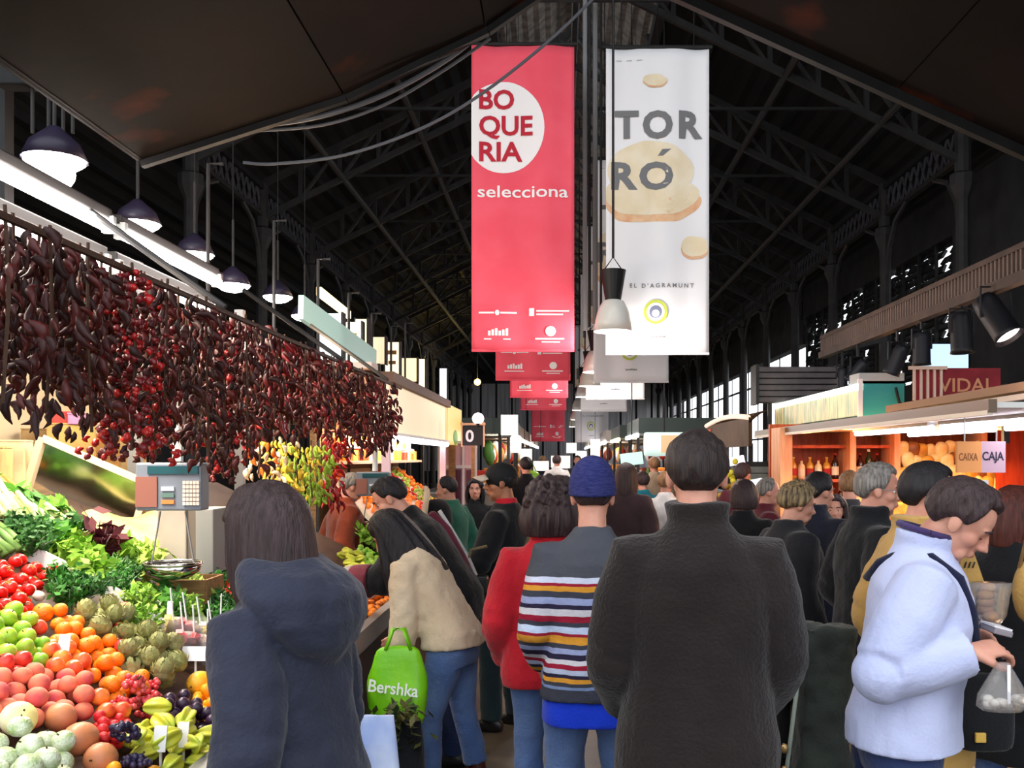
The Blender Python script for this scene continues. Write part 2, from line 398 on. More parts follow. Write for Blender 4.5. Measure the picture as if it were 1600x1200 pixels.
        disc(.48, .863, .115, .040, m_olive, 'seal', depth=.003); disc(.48, .863, .085, .030, m_white, 'seal', depth=.001); disc(.48, .863, .06, .021, m_slate, 'seal', depth=-.002); disc(.48, .868, .035, .012, m_white, 'seal', depth=-.004)
        T('- - -', .1, .04, .006, m_gtx, .25, .001); T('qualitat', .42, .948, .008, m_gtx, .16, .001)
    return b
YB = [9.4, 12.9, 16.6, 21.0, 29.0]
ordn = ['nearest of the row, in front of the others', 'second of the row', 'third of the row', 'fourth of the row', 'farthest and darkest, end of the row']
for i, y in enumerate(YB):
    zb = 2.697 if i < 4 else 2.15
    banner('tall red banner with white round print, '+ordn[i], -.865, .14, zb, 5.68, y, True, 'red banners', i*1.3)
    banner('tall white banner with wafer print, '+ordn[i].replace('darkest', 'greyest'), .45, 1.46, zb-.03, 5.65, y, False, 'white banners', i*.9+2)
# ---------------------------------------------------------------- bell pendant lamps down the middle
m_blk = mat('black_paint', (26, 25, 26), .45); m_cord = mat('cable_black', (34, 32, 32), .6)
m_bell = mat('bell_glass', (226, 222, 214), .25, trans=.0, spec=.5); m_glow = mat('bell_glow', (255, 246, 250), .5, emit=7)
def pendant(label, loc, s=1.0, e=45, grp='bell lamps over the aisle'):
    t = thing('bell_lamp', label, 'lamp', loc, 0, grp)     # origin at the rim plane
    MB().lathe([(.06*s, .30*s), (.1*s, .285*s), (.145*s, .2*s), (.168*s, .1*s), (.182*s, 0), (.178*s, 0), (.16*s, .1*s), (.138*s, .195*s), (.095*s, .275*s)], 24, caps=False).build('shade', m_bell, t, smooth=True)
    MB().lathe([(.075*s, .30*s), (.118*s, .56*s), (.122*s, .575*s), (.09*s, .58*s)], 20).build('ballast_housing', m_blk, t, smooth=False)
    MB().ell((0, 0, .13*s), (.07*s, .07*s, .11*s)).build('bulb', m_glow, t, smooth=True)
    MB().tube([(-.09*s, 0, .57*s), (0, 0, .7*s), (.09*s, 0, .57*s)], .006*s, 5).build('bracket', m_cord, t)
    MB().tube([(0, 0, .69*s), (0, 0, roofz(loc[0])+.8-loc[2])], .012*s, 6).build('cable', m_cord, t)
    lamp('lamp_light', 'POINT', (0, 0, -.12*s), e, (255, 244, 236), .12, t)
    return t
for i, (px, y) in enumerate([(958, 9.0), (931, 13.3), (922, 15.9), (914, 18.7), (905, 24), (900, 30), (896, 37)]):
    pendant(['nearest and largest glass bell lamp with black housing, before the white banner', 'second glass bell lamp hanging below the nearest one', 'third glass bell lamp down the aisle', 'fourth glass bell lamp down the aisle', 'fifth small bell lamp down the aisle', 'sixth small bell lamp down the aisle', 'seventh and farthest small bell lamp down the aisle'][i], (PX(px, y), y, 2.83), 1.0, 40 if i < 4 else 15)
# conduit pipes and clutter between the banners
m_gr = mat('galvanised', (140, 140, 142), .5)
for i, (px, w) in enumerate(((914, .05), (921, .035), (930, .06), (939, .03))):
    y = 10.2+.5*i; tag(MB().tube([(PX(px, y), y, 3.0+.1*i), (PX(px, y), y, 8.7)], w/2, 8).build('conduit_pipe', [m_gr, iron2][i % 2]), ['wide grey conduit pipe beside the red banner edge', 'thin dark conduit pipe between the two banners', 'widest dark conduit pipe between the two banners', 'thin grey conduit pipe beside the white banner'][i] if i in (0, 1) else ['', '', 'pale broad conduit pipe midway between the banners', 'thin dark conduit pipe next to the white banner'][i], 'pipe')
# slack cables across the hall
def cable(label, pts, r=.012):
    q = []
    for i in range(len(pts)-1):
        for k in range(6):
            t = k/6; p0 = pts[max(i-1, 0)]; p1 = pts[i]; p2 = pts[i+1]; p3 = pts[min(i+2, len(pts)-1)]
            q.append(tuple(.5*((2*p1[j])+(-p0[j]+p2[j])*t+(2*p0[j]-5*p1[j]+4*p2[j]-p3[j])*t*t+(-p0[j]+3*p1[j]-3*p2[j]+p3[j])*t**3) for j in range(3)))
    q.append(tuple(pts[-1])); tag(MB().tube(q, r, 6).build('slack_cable', m_cab), label, 'cable')
m_cab = mat('cable_grey', (84, 86, 92), .5)
cable('thick pale slack cable just below the brown soffit', [P(772, 34, 6.06), P(700, 92, 6.06), P(600, 148, 6.06), P(500, 182, 6.06), P(400, 197, 6.2), P(330, 200, 6.06)], .016)
cable('lower slack cable under the pale cable beside the soffit', [P(766, 60, 6.06), P(690, 112, 6.06), P(600, 164, 6.06), P(500, 196, 6.06), P(380, 205, 6.06)], .01)
cable('long slack cable crossing in front of the red banner', [P(935, -10, 8.6), P(860, 62, 8.6), P(755, 145, 8.6), P(660, 200, 8.6), P(540, 242, 8.6), P(430, 256, 8.6), P(380, 254, 8.6)], .014)

bg = thing('steel_beam', 'grey steel beam with hanging rods at the top left beside the hottest lamp', 'beam', (-3.22, 5.95, 4.02)); MB().box((0, 0, 0), (.5, .14, .16)).build('beam', mat('beam_grey', (34, 34, 35), .7, (27, 27, 28), 5), bg, bevel=.01); MB().box((-.3, .1, -1.0), (.1, .1, 6.0)).build('post', iron, bg)
for x in (.2, .14, .05, -.05): MB().tube([(x, 0, -.08), (x, 0, -.36)], .012, 6).build('rod', iron2, bg)
# ================================================================ people
m_skin = mat('skin', (206, 150, 128), .5, (192, 132, 112), 14, spec=.35)
m_skin2 = mat('skin_tan', (170, 112, 82), .5, (150, 96, 70), 14, spec=.35)
m_eyew = mat('eye_white', (226, 220, 214), .3); m_iris = mat('eye_iris', (48, 32, 24), .2)
def hairmat(name, c, c2): return mat(name, c, .55, c2, 30, .6, 70, stretch=(3, 3, .2), spec=.3)
h_brown = hairmat('hair_dark_brown', (44, 32, 32), (64, 48, 50)); h_black = hairmat('hair_black', (20, 17, 20), (34, 30, 34))
h_grey = hairmat('hair_grey', (140, 134, 130), (92, 88, 84)); h_cropped = hairmat('hair_cropped', (46, 34, 32), (32, 24, 24))
h_red = hairmat('hair_auburn', (88, 40, 30), (60, 28, 24)); h_streak = hairmat('hair_streaked', (150, 128, 92), (60, 48, 36)); h_fair = hairmat('hair_fair', (150, 112, 78), (112, 80, 56))
HC = V((0, -.008, .028)); HR = V((.0815, .103, .097))
def sm(a, b, x):
    t = max(0, min(1, (x-a)/(b-a))); return t*t*(3-2*t)
def ringv(z, rx, ry, dy=0, n=24, e=2.3, dx=0):
    q = []
    for j in range(n):
        a = 2*math.pi*j/n; c, s_ = math.cos(a), math.sin(a)
        q.append(V((dx+rx*math.copysign(abs(c)**(2/e), c), dy+ry*math.copysign(abs(s_)**(2/e), s_), z)))
    return q
def hand(mb, mtx, side, curl, k=1.0):
    s0 = len(mb.v)
    mb.loft([[V((x, w*math.cos(2*math.pi*j/12), t*math.sin(2*math.pi*j/12))) for j in range(12)] for x, w, t in ((-.02, .026, .02), (.02, .034, .019), (.055, .041, .017), (.085, .041, .014), (.096, .036, .009))])
    for i, L in enumerate((.068, .078, .073, .057)):
        p = V((.085, side*(1.5-i)*.0205, 0)); a = 0; pts = [p.copy()]; base = V((.055, side*(1.5-i)*.016, 0)); spread = side*(1.5-i)*.05
        for q, f in enumerate((.45, .31, .24)):
            a += curl*(.7, .9, .6)[q]
            p = p+V((math.cos(a)*math.cos(spread), math.sin(spread)*math.cos(a), -math.sin(a)))*L*f; pts.append(p.copy())
        mb.tube([base]+pts, [.009, .0095, .0088, .0078, .006], 8)
    mb.tube([(.015, side*.022, -.004), (.038, side*.047, -.012), (.065, side*.058, -.022-curl*.012), (.088, side*.056-side*curl*.014, -.03-curl*.02)], [.015, .0125, .0105, .008], 8)
    return mb.xf(mtx @ M.Scale(k, 4), s0)
def basis(o, x, z):
    x = V(x).normalized(); z = V(z); y = z.cross(x).normalized(); z = x.cross(y)
    return M(((x.x, y.x, z.x, o.x), (x.y, y.y, z.y, o.y), (x.z, y.z, z.z, o.z), (0, 0, 0, 1)))
def hair_shell(mb, lo, t=.016, amp=.003, tuft=6, seed=0, hi=90, off=V((0, 0, 0)), n=56, m=16):
    out, inn = [], []
    for i in range(m+1):
        ro, ri = [], []
        for j in range(n):
            az = 360*j/n; l = lo(az if az <= 180 else 360-az)
            el = hi-(hi-l)*i/m; e = rad(el); a = rad(az)
            d = V((math.sin(a)*math.cos(e), math.cos(a)*math.cos(e), math.sin(e)))
            k = noise.noise(V((d.x*tuft, d.y*tuft, d.z*1.6+seed)))*amp*2+noise.noise(V((az*.16, el*.02, seed)))*amp
            tt = (t+k)*min(1, (m-i)/2.5+.12)
            p = HC+off+V((d.x*HR.x, d.y*HR.y, d.z*HR.z)); ro.append(p+d*tt); ri.append(p*.9)
        out.append(ro); inn.append(ri)
    mb.loft(out+list(reversed(inn)), True)
def curtain(mb, fa, L, t=.028, amp=.004, flare=0, seed=0, fwd=0, tip=.012):
    """hair falling round the back and sides from the crown, open at the face"""
    n, m = 56, 18; fo, fi = [], []
    for j in range(n+1):
        az = fa+(360-2*fa)*j/n; a = rad(az); rowo, rowi = [], []
        edge = min(j, n-j)/n
        for i in range(m+1):
            v = i/m
            if v < .4:
                e = rad(88-88*v/.4); d = V((math.sin(a)*math.cos(e), math.cos(a)*math.cos(e), math.sin(e))); p = HC+V((d.x*HR.x, d.y*HR.y, d.z*HR.z)); o = d
            else:
                d = V((math.sin(a), math.cos(a), 0)); u = (v-.4)/.6
                Lz = L*(1-.1*math.cos(a)) if True else L
                p = HC+V((d.x*HR.x, d.y*HR.y, 0))*(1+flare*math.sin(u*2.6)-.12*u*u)+V((0, fwd*u*(.5+.5*math.cos(a)), -u*Lz*(1+.2*fwd*2*(1-math.cos(a))))); o = d
            k = t*(.45+.55*math.sin(min(1, v*1.6)*math.pi*.5))*(1-.45*max(0, v-.75)*4*.5)+amp*(noise.noise(V((az*.11, v*1.2, seed)))+.8*noise.noise(V((az*.35, v*2, seed+4))))
            rowo.append(p+o*k); rowi.append(p-o*tip*.6)
        fo.append(rowo); fi.append(rowi)
    rings = [fo[j]+list(reversed(fi[j])) for j in range(n+1)]
    mb.loft(rings, True)
LO = {'short': lambda az: 42-6*sm(25, 0, az) if az < 48 else (42-(az-48)*2.3 if az < 72 else (-12 if az < 82 else (-14-36*sm(95, 135, az)))),
      'crop': lambda az: 36 if az < 50 else (36-(az-50)*1.9 if az < 75 else (-8 if az < 84 else -10-34*sm(90, 130, az))),
      'recede': lambda az: 62 if az < 35 else (62-(az-35)*1.6 if az < 75 else (-8 if az < 84 else -10-32*sm(90, 130, az))),
      'cap': lambda az: 30 if az < 40 else 30-58*sm(40, 85, az)-18*sm(100, 150, az)}
PEOPLE = []
def person(label, X, Y, yaw, H=1.72, lean=0, side=0, twist=0, head=(0, 0, 0), skin=None, fem=False, top=None, legs=None, coat=None, hair=None, hat=None,
           arms=None, feet=((-.1, 0), (.1, 0)), vox=.012, shoe=(30, 28, 28), shoe_h=.09, eyes=True, glasses=False, z0=0, knee=0):
    s = H/1.75; skin = skin or m_skin; root = thing('person', label, 'person', (X, Y, z0), rad(yaw)); A = {}
    piv = V((0, 0, .93))
    def T(p):
        p = V(p); w = sm(.84, 1.14, p.z); w2 = sm(1.0, 1.4, p.z)
        m = M.Rotation(rad(side)*w, 3, 'Y') @ M.Rotation(-rad(lean)*w, 3, 'X') @ M.Rotation(rad(twist)*w2, 3, 'Z')
        return (piv+m @ (p-piv))*s
    def TR(w=1): return M.Rotation(rad(side)*w, 3, 'Y') @ M.Rotation(-rad(lean)*w, 3, 'X') @ M.Rotation(rad(twist)*w, 3, 'Z')
    shw = .148 if fem else .166
    nb = T((0, -.015, 1.49)); hm = TR(.55) @ M.Rotation(rad(head[0]), 3, 'Z') @ M.Rotation(-rad(head[1]), 3, 'X') @ M.Rotation(rad(head[2]), 3, 'Y')
    hd = M.Translation(nb) @ hm.to_4x4() @ M.Translation(V((0, .028, .128))*s) @ M.Scale(s*.98, 4)
    root_hd = hd
    b = MB()
    # head
    h0 = len(b.v)
    b.ell((0, -.008, .03), (.077, .097, .092), 24, 16); b.ell((0, .02, -.035), (.062, .07, .088), 20, 14)
    b.ell((0, .056, -.099), (.028, .026, .022)); b.ell((0, .074, .024), (.05, .019, .013))
    for x in (-1, 1):
        b.ell((x*.036, .046, -.024), (.031, .036, .03)); b.ell((x*.079, -.006, -.006), (.011, .021, .033), 12, 8, M.Rotation(rad(14), 3, 'X') @ M.Rotation(rad(-x*16), 3, 'Z'))
        b.ell((x*.011, .098, -.03), (.011, .013, .009)); b.ell((x*.028, .058, -.074), (.024, .024, .026))
    b.tube([(0, .083, .02), (0, .1, -.01), (0, .113, -.027), (0, .095, -.036)], [.008, .0105, .0135, .008], 10)
    b.ell((0, .088, -.058), (.025, .012, .007)); b.ell((0, .086, -.069), (.022, .012, .008))
    for x in (-1, 1):
        lz = .0085 if head[1] < 18 else .005
        b.ell((x*.031, .0675, lz+.004), (.0155, .0135, .0062), 12, 8); b.ell((x*.031, .066, -.0085), (.015, .012, .005), 12, 8)
    b.xf(hd, h0)
    b.tube([T((0, -.02, 1.4)), nb, hd @ V((0, -.02, -.07)), hd @ V((0, -.01, .0))], [.075*s, .057*s, .055*s, .06*s], 16)
    # torso core
    tk = .9 if fem else 1
    core = [(.84, .13, .095), (.95, .155, .11), (1.08, .135*tk, .098), (1.25, .155*tk, .108), (1.38, .155*tk, .095), (1.44, .11, .075), (1.48, .06, .058)]
    b.loft([[T(p) for p in ringv(z, rx, ry)] for z, rx, ry in core])
    # arms
    arms = arms or {}
    L1, L2 = .295*s, .262*s; AR = {}
    for sd in (-1, 1):
        spec = arms.get(sd, {}); S = T((sd*shw, -.01, 1.385)); w = spec.get('w', (sd*(shw+.075), .05, .90)); Wp = V(w)*s if not spec.get('abs') else V(w)
        d = Wp-S; D = min(d.length, (L1+L2)*.995); d = d.normalized(); Wp = S+d*D
        a = (L1*L1-L2*L2+D*D)/(2*D); hgt = math.sqrt(max(0, L1*L1-a*a)); hint = V(spec.get('hint', (sd*.45, -1, -.2))); hint = (hint-d*hint.dot(d)).normalized()
        E = S+d*a+hint*hgt; AR[sd] = (S, E, Wp)
        b.tube([T((sd*.08, -.01, 1.36)), S, (S+E)/2, E, E*.5+Wp*.5, Wp], [.05*s, .052*s, .043*s, .036*s, .034*s, .026*s], 12)
        hdir = V(spec.get('dir', (Wp-E).normalized()*.9+V((0, .25, -.1)))); up = V(spec.get('up', (sd, .15, 0)))
        hand(b, basis(Wp, hdir, up), -sd*(1 if spec.get('flip') is None else -1), spec.get('curl', .45), s*(.92 if fem else 1))
    # legs
    legp = {}
    for sd, ft in ((-1, feet[0]), (1, feet[1])):
        hip = V((sd*.088, 0, .9))*s; an = V((ft[0], ft[1], .085))*s; kn = (hip+an)/2+V((sd*.008, .03+knee+abs(ft[1])*.15, .03))*s; legp[sd] = (hip, kn, an)
        b.tube([hip, hip*.5+kn*.5, kn, kn*.5+an*.5, an], [.082*s, .07*s, .05*s, .048*s, .035*s], 12)
        b.loft([[an+V((rx*math.cos(2*math.pi*j/12), y, -.06*s+max(-.02*s, hz*math.sin(2*math.pi*j/12))+.01))for j in range(12)] for y, rx, hz in ((-.06*s, .02*s, .03*s), (-.02*s, .032*s, .045*s), (.08*s, .036*s, .032*s), (.15*s, .03*s, .02*s), (.175*s, .012*s, .01*s))])
    bod = b.build('body', skin, root, remesh=vox*.62 if vox < .011 else vox*.75, sm=1)
    # eyes and brows
    if eyes:
        for x in (-1, 1):
            e = MB()
            if eyes == 'closed':
                e.tube([(x*(.018+.026*q/6), .0815-.006*abs(q/6-.35), -.001-.0035*math.sin(q/6*3.14)) for q in range(7)], .0016, 5); e.xf(hd); e.build('eyelash', h_black, bod, smooth=True)
            else:
                e.ell((x*.031, .0665, .003), (.0135, .0125, .0095), 12, 8); e.cur = 1; e.ell((x*.0315, .0745, .003), (.0075, .0062, .0075), 10, 6); e.xf(hd); e.build('eye', [m_eyew, m_iris], bod, smooth=True)
            e = MB().tube([(x*.014, .093, .024), (x*.032, .092, .031), (x*.052, .077, .024)], [.003, .0045, .0025], 6); e.xf(hd); e.build('eyebrow', hair[1] if hair and hair[1] != h_grey else h_brown, bod, smooth=True)
        e = MB().ell((0, .097, -.0635), (.021, .0035, .003), 12, 6); e.xf(hd); e.build('lips', mat('lips', (168, 92, 88), .5), bod, smooth=True)
    # trousers
    if legs:
        lm = legs['m']; k = legs.get('k', 1); t = MB()
        t.loft([[T(p) for p in ringv(z, rx*k, ry*k, dy)] for z, rx, ry, dy in ((.8, .16, .115, -.005), (.88, .178, .125, -.012), (.96, .17, .12, -.005), (1.03, .155, .11, 0))])
        for sd in (-1, 1):
            hip, kn, an = legp[sd]; end = legs.get('end', .03); ae = an+(kn-an)*end if end > 0 else an
            t.tube([hip+V((0, 0, .03))*s, hip*.7+kn*.3, hip*.35+kn*.65, kn, kn*.5+ae*.5, ae-V((0, 0, .02))*s], [.105*s*k, .1*s*k, .083*s*k, .071*s*k, legs.get('calf', .068)*s*k, legs.get('cuff', .067)*s*k], 16)
        t.build('trousers', lm, root, remesh=vox, wrinkle=.014, wscale=.09)
    for sd in (-1, 1):
        hip, kn, an = legp[sd]; t = MB(); sh = .045*s
        t.loft([[an+V((rx*s*math.cos(2*math.pi*j/14), y*s, -.085*s+max(0.0, zc*s+hz*s*math.sin(2*math.pi*j/14))))for j in range(14)] for y, rx, zc, hz in ((-.075, .025, .04, .03), (-.04, .04, .05, .05), (.03, .044, .05, .055), (.1, .046, .035, .035), (.16, .038, .025, .025), (.195, .015, .015, .012))])
        top_p = an+(kn-an)*max(0, (shoe_h-.085)/.36)
        t.tube([an-V((0, 0, .03))*s, (an+top_p)/2 if shoe_h > .12 else an+V((0, 0, .01))*s, top_p+V((0, 0, .012))*s], [.042*s, .05*s if shoe_h > .12 else .045*s, .057*s if shoe_h > .12 else .046*s], 14)
        t.build('boot' if shoe_h > .12 else 'shoe', mat('leather_%d_%d' % (shoe[0], shoe[1]), shoe, .35, spec=.5), root, remesh=.01, sm=1)
    # upper garments: list of dicts, inner ones first
    for g in (top or []):
        k = g.get('b', 0); hem = g.get('hem', .82); fl = g.get('flare', 0); q = []
        prof = [(1.08, .165*tk+k, .122+k, 0), (1.18, .176*tk+k, .13+k, .004), (1.28, .185*tk+k, .133+k, .004), (1.36, .176*tk+k*.85, .122+k*.9, -.004), (1.41, .142*tk+k*.75, .102+k*.7, -.01), (1.45, .1+k*.6, .084+k*.5, -.014), (1.49, .076+k*.3, .074+k*.3, -.016), (1.49+g.get('collar', .03), .07+k*.3+g.get('cw', 0), .07+k*.3+g.get('cw', 0), -.012)]
        low = [(z, rx, ry, 0) for z, rx, ry in ((.3, .25+fl, .19+fl*.8), (.5, .23+fl*.75, .175+fl*.6), (.7, .205+fl*.4+k*.5, .158+fl*.3+k*.5), (.85, .19+k+fl*.15, .145+k+fl*.1), (.96, .18+k, .137+k)) if z > hem+.03]
        a = [(hem, (.25+fl if hem < .4 else .23+fl*.75 if hem < .6 else .2+k*.6+fl*.3 if hem < .78 else .186+k+fl*.2), (.19+fl*.8 if hem < .4 else .175+fl*.6 if hem < .6 else .155+k*.6+fl*.2 if hem < .78 else .142+k+fl*.1), 0)]+low+prof
        t = MB(); t.loft([[T(p) for p in ringv(z, rx, ry, dy, 28)] for z, rx, ry, dy in a])
        sl = g.get('sleeve', 1)
        if sl:
            r = g.get('r', 1)
            for sd in (-1, 1):
                S, E, Wp = AR[sd]; Lw = E+(Wp-E)*sl; c = T((sd*.07, -.01, 1.345))
                t.ell(E, (.055+k*.85)*s*r, 14, 10)
                t.tube([c, (c+S)/2, S, S*.6+E*.4, E+(S-E)*.2, E+(Lw-E)*.2, E*.55+Lw*.45, Lw], [(.075+k*.7)*s*r, (.076+k*.7)*s*r, (.067+k*.75)*s*r, (.066+k*.95)*s*r, (.062+k*.9)*s*r, (.06+k*.9)*s*r, (.054+k*.8)*s*r, (.043+k*.6)*s*r], 16)
        if g.get('hood'):
            hr = g['hood']
            t.loft([[T(V((rx*math.cos(2*math.pi*j/20), yc+ry*math.sin(2*math.pi*j/20), zc+tz*math.sin(2*math.pi*j/20)))) for j in range(20)] for zc, yc, rx, ry, tz in ((1.56, -.035, .105*hr, .085*hr, .02), (1.52, -.06, .15*hr, .115*hr, .03), (1.46, -.085, .175*hr, .125*hr, .03), (1.38, -.12, .16*hr, .095*hr, .01), (1.31, -.14, .11*hr, .06*hr, 0), (1.27, -.14, .04*hr, .03*hr, 0))])
        o = t.build(g.get('n', 'jacket'), g['m'], root, remesh=g.get('vox', vox), wrinkle=g.get('wr', .018), wscale=g.get('ws', .11), sm=g.get('sm', 2))
        if g.get('vent'): A['coat'] = o
    # hair, hats
    if hair:
        st, hmx = hair[0], hair[1]; t = MB(); v_ = max(.0055, vox*.6); sd_ = len(PEOPLE)*1.7; amp = hair[2] if len(hair) > 2 else .0035
        if st in ('short', 'crop', 'recede', 'cap'): hair_shell(t, LO[st], {'short': .014, 'crop': .009, 'recede': .012, 'cap': .024}[st], amp, 7, sd_)
        elif st == 'bob': hair_shell(t, lambda az: 40 if az < 40 else 0, .024, amp, 5, sd_); curtain(t, 58, hair[3] if len(hair) > 3 else .2, .03, .006, .05, sd_)
        elif st == 'long': hair_shell(t, lambda az: 34 if az < 45 else 0, .018, amp, 5, sd_); curtain(t, 66, hair[3] if len(hair) > 3 else .36, .03, .008, .1, sd_, hair[4] if len(hair) > 4 else 0)
        elif st == 'curly':
            hair_shell(t, lambda az: 38 if az < 45 else 0, .035, .022, 26, sd_, n=90, m=24); curtain(t, 60, hair[3] if len(hair) > 3 else .24, .055, .03, .16, sd_)
            rq = random.Random(5)
            for _ in range(170):
                a_ = rad(rq.uniform(60, 300)); e_ = rq.uniform(-1.0, 1.4); d_ = V((math.sin(a_)*math.cos(e_*.8), math.cos(a_)*math.cos(e_*.8), math.sin(e_))); c_ = HC+V((d_.x*.13, d_.y*.15, d_.z*.14)); t.ell(c_, rq.uniform(.012, .022), 7, 5)
        elif st == 'fringe': hair_shell(t, lambda az: 25 if az < 70 else (-8 if az < 84 else -38), .01, amp, 7, sd_, hi=30)
        t.xf(hd); t.build('hair', hmx, root, remesh=v_*s, sm=1)
    if hat == 'beanie':
        t = MB(); pr = []
        for i in range(15):
            z = -.035+.17*i/14; u = i/14; r = .108*math.sqrt(max(.0, 1-(u**2.6)*.985)); pr.append((r+(.004 if i % 2 else 0), z))
        t.lathe(pr, 36); t.xf(hd @ M.Translation((0, -.012, .035)) @ M.Rotation(rad(8), 4, 'X') @ M.Diagonal((.9, 1.08, 1, 1))); t.build('knitted_hat', mat('knit_blue', (38, 44, 104), .95, (58, 62, 120), 40, .9, 120, stretch=(1, 1, 4)), root, smooth=True, subsurf=1)
    if hat == 'cap':
        t = MB().ell((0, -.008, .045), (.093, .113, .095), 24, 12); t.xf(hd); t.build('cap_crown', mat('cap_black', (24, 24, 26), .8), root, smooth=True)
        t = MB().grid(12, 4, lambda u, v: V((math.sin((u-.5)*2.4)*(.088+.01*v), .07+.03*math.cos((u-.5)*2.4)+.085*v*math.cos((u-.5)*1.9), .062-.012*v-.03*(2*u-1)**2)))
        t.xf(hd); t.build('cap_peak', mat('cap_peak', (190, 176, 160), .8), root, smooth=True, solid=.006)
    if glasses:
        t = MB()
        for x in (-1, 1):
            t.tube([(x*.034+.022*math.cos(a), .101, .002+.017*math.sin(a)) for a in [2*math.pi*i/14 for i in range(15)]], .0018, 5); t.tube([(x*.056, .1, .006), (x*.082, .06, .01), (x*.085, -.01, .006)], .002, 5)
        t.tube([(-.012, .102, .006), (.012, .102, .006)], .0018, 5); t.xf(hd); t.build('glasses', m_gr, root)
    A.update(root=root, T=T, hd=hd, arm=AR, s=s, leg=legp); PEOPLE.append(A); return A
def world(A, p): return A['root'].matrix_basis @ V(p)
def cloth(name, c, c2=None, bump=.35, rough=.9, sc=5, bs=90): return mat('cloth_'+name, c, rough, c2 or tuple(int(v*.8) for v in c), sc, bump, bs, spec=.15, sheen=.15)
c_navy = cloth('navy', (42, 45, 62), (36, 39, 54), rough=.7); c_brown = cloth('brown_wool', (36, 29, 28), (30, 24, 24), .6)
c_jean = cloth('denim', (74, 98, 146), (96, 120, 164), .5, sc=4); c_jeand = cloth('denim_dark', (44, 58, 98), (36, 46, 80), .5); c_black = cloth('black', (24, 25, 28), (18, 18, 22))
c_red = cloth('red_fleece', (188, 32, 46), (166, 24, 38)); c_cream = cloth('cream_puffer', (206, 186, 160), (196, 174, 146)); c_pale = cloth('pale_fleece', (182, 188, 220), (174, 180, 214), .25)
c_tan = cloth('tan', (190, 152, 88), (178, 140, 78)); c_green = cloth('green_knit', (44, 100, 82), (36, 88, 72)); c_blue = cloth('blue_tee', (24, 62, 206), (20, 52, 186)); c_teal = cloth('dark_teal', (34, 50, 54), (28, 40, 46))
c_brn2 = cloth('vendor_brown', (128, 56, 34), (110, 48, 30)); c_dgrey = cloth('dark_grey', (58, 58, 62), (46, 46, 50)); c_olive = cloth('dark_olive', (50, 56, 50), (40, 44, 42))
# the striped pullover
ST = [(0, (60, 62, 72))]
G, N, B_, W_, O_, R_ = (60, 62, 74), (44, 38, 62), (150, 160, 200), (206, 204, 212), (212, 148, 52), (150, 30, 54)
seq = [(.0, G), (.04, (120, 140, 180)), (.058, G), (.075, O_), (.10, N), (.12, (180, 190, 216)), (.145, R_), (.17, W_), (.195, N), (.22, B_), (.25, G), (.27, O_), (.31, R_), (.325, (190, 205, 232)), (.36, G), (.385, R_), (.415, W_), (.45, N), (.475, B_), (.51, G), (.54, O_), (.57, R_), (.585, (200, 206, 226)), (.615, (74, 76, 84))]
m_strp = ramp_mat('striped_knit', seq, 2, .80, 1.50, .95, .6, wob=.02)
# -------- foreground people
A_navy = person('woman with dark brown bob seen from behind in navy hooded jacket, beside the fruit display', -.62, 2.3, 68, 1.59, vox=.009, fem=True, lean=9, head=(6, 2, 0),
    top=[dict(m=c_navy, b=.028, hem=.62, hood=1.12, wr=.024, r=1.0)], legs=dict(m=c_jeand), hair=('bob', h_brown, .004, .23), arms={-1: dict(w=(-.24, .05, .86)), 1: dict(w=(.16, .22, .92))}, eyes=True)
A_brown = person('tall man with cropped hair seen from behind in long dark brown coat', .385, 2.7, -3, 1.73, vox=.009, head=(-2, 6, 0), top=[dict(m=c_brown, b=.038, hem=.42, flare=.03, collar=.055, cw=.014, n='overcoat', wr=.022, ws=.16)],
    legs=dict(m=c_black), hair=('short', h_cropped, .005), arms={-1: dict(w=(-.2, .2, .93), hint=(-.45, -1, -.3)), 1: dict(w=(.2, .2, .92), hint=(.5, -1, -.3))})
A_strp = person('man in blue knitted hat and striped pullover over a blue shirt, seen from behind', .118, 3.55, 2, 1.63, vox=.009, head=(-6, 6, 0), top=[dict(m=c_blue, b=.0, hem=.73, sleeve=.4, wr=.01, n='tee_shirt', collar=-.02), dict(m=m_strp, b=.018, hem=.83, wr=.02, collar=.012, n='pullover')],
    legs=dict(m=c_jean, k=1.04), hair=('crop', h_brown), hat='beanie', arms={-1: dict(w=(-.2, .16, .93), hint=(-.3, -1, -.2)), 1: dict(w=(.22, .14, .93), hint=(.3, -1, -.2))}, feet=((-.13, 0), (.13, .04)))
A_redf = person('woman with curly brown hair in red fleece and jeans, beside the striped pullover', -.045, 4.02, -6, 1.54, fem=True, vox=.01, head=(-25, 5, 0), top=[dict(m=c_red, b=.04, hem=.8, collar=.04, cw=.015, wr=.02)],
    legs=dict(m=c_jean), hair=('curly', h_brown, .006, .14), arms={-1: dict(w=(-.22, .1, .9), hint=(-.3, -1, 0)), 1: dict(w=(.25, .12, .92))})
A_crm = person('woman with long black hair in cream jacket and jeans, bending towards the counter', -.50, 4.5, 74, 1.50, fem=True, vox=.009, lean=30, head=(10, 26, 0), top=[dict(m=c_cream, b=.022, hem=.90, wr=.014, ws=.05)],
    legs=dict(m=c_jean, end=.38, cuff=.066), shoe=(74, 34, 28), shoe_h=.36, hair=('long', h_black, .006, .30, .26), arms={-1: dict(w=(-.2, .24, .76), hint=(-.4, -1, 0), curl=1.2), 1: dict(w=(.2, .4, .9), hint=(.3, -1, 0))}, feet=((-.1, .1), (.1, -.14)))
m_sl = ramp_mat('maroon_panel', [(0, (24, 22, 26)), (.5, (104, 38, 50)), (.56, (196, 186, 188)), (.62, (24, 22, 26))], 2, .7, 1.7, .8, .3)
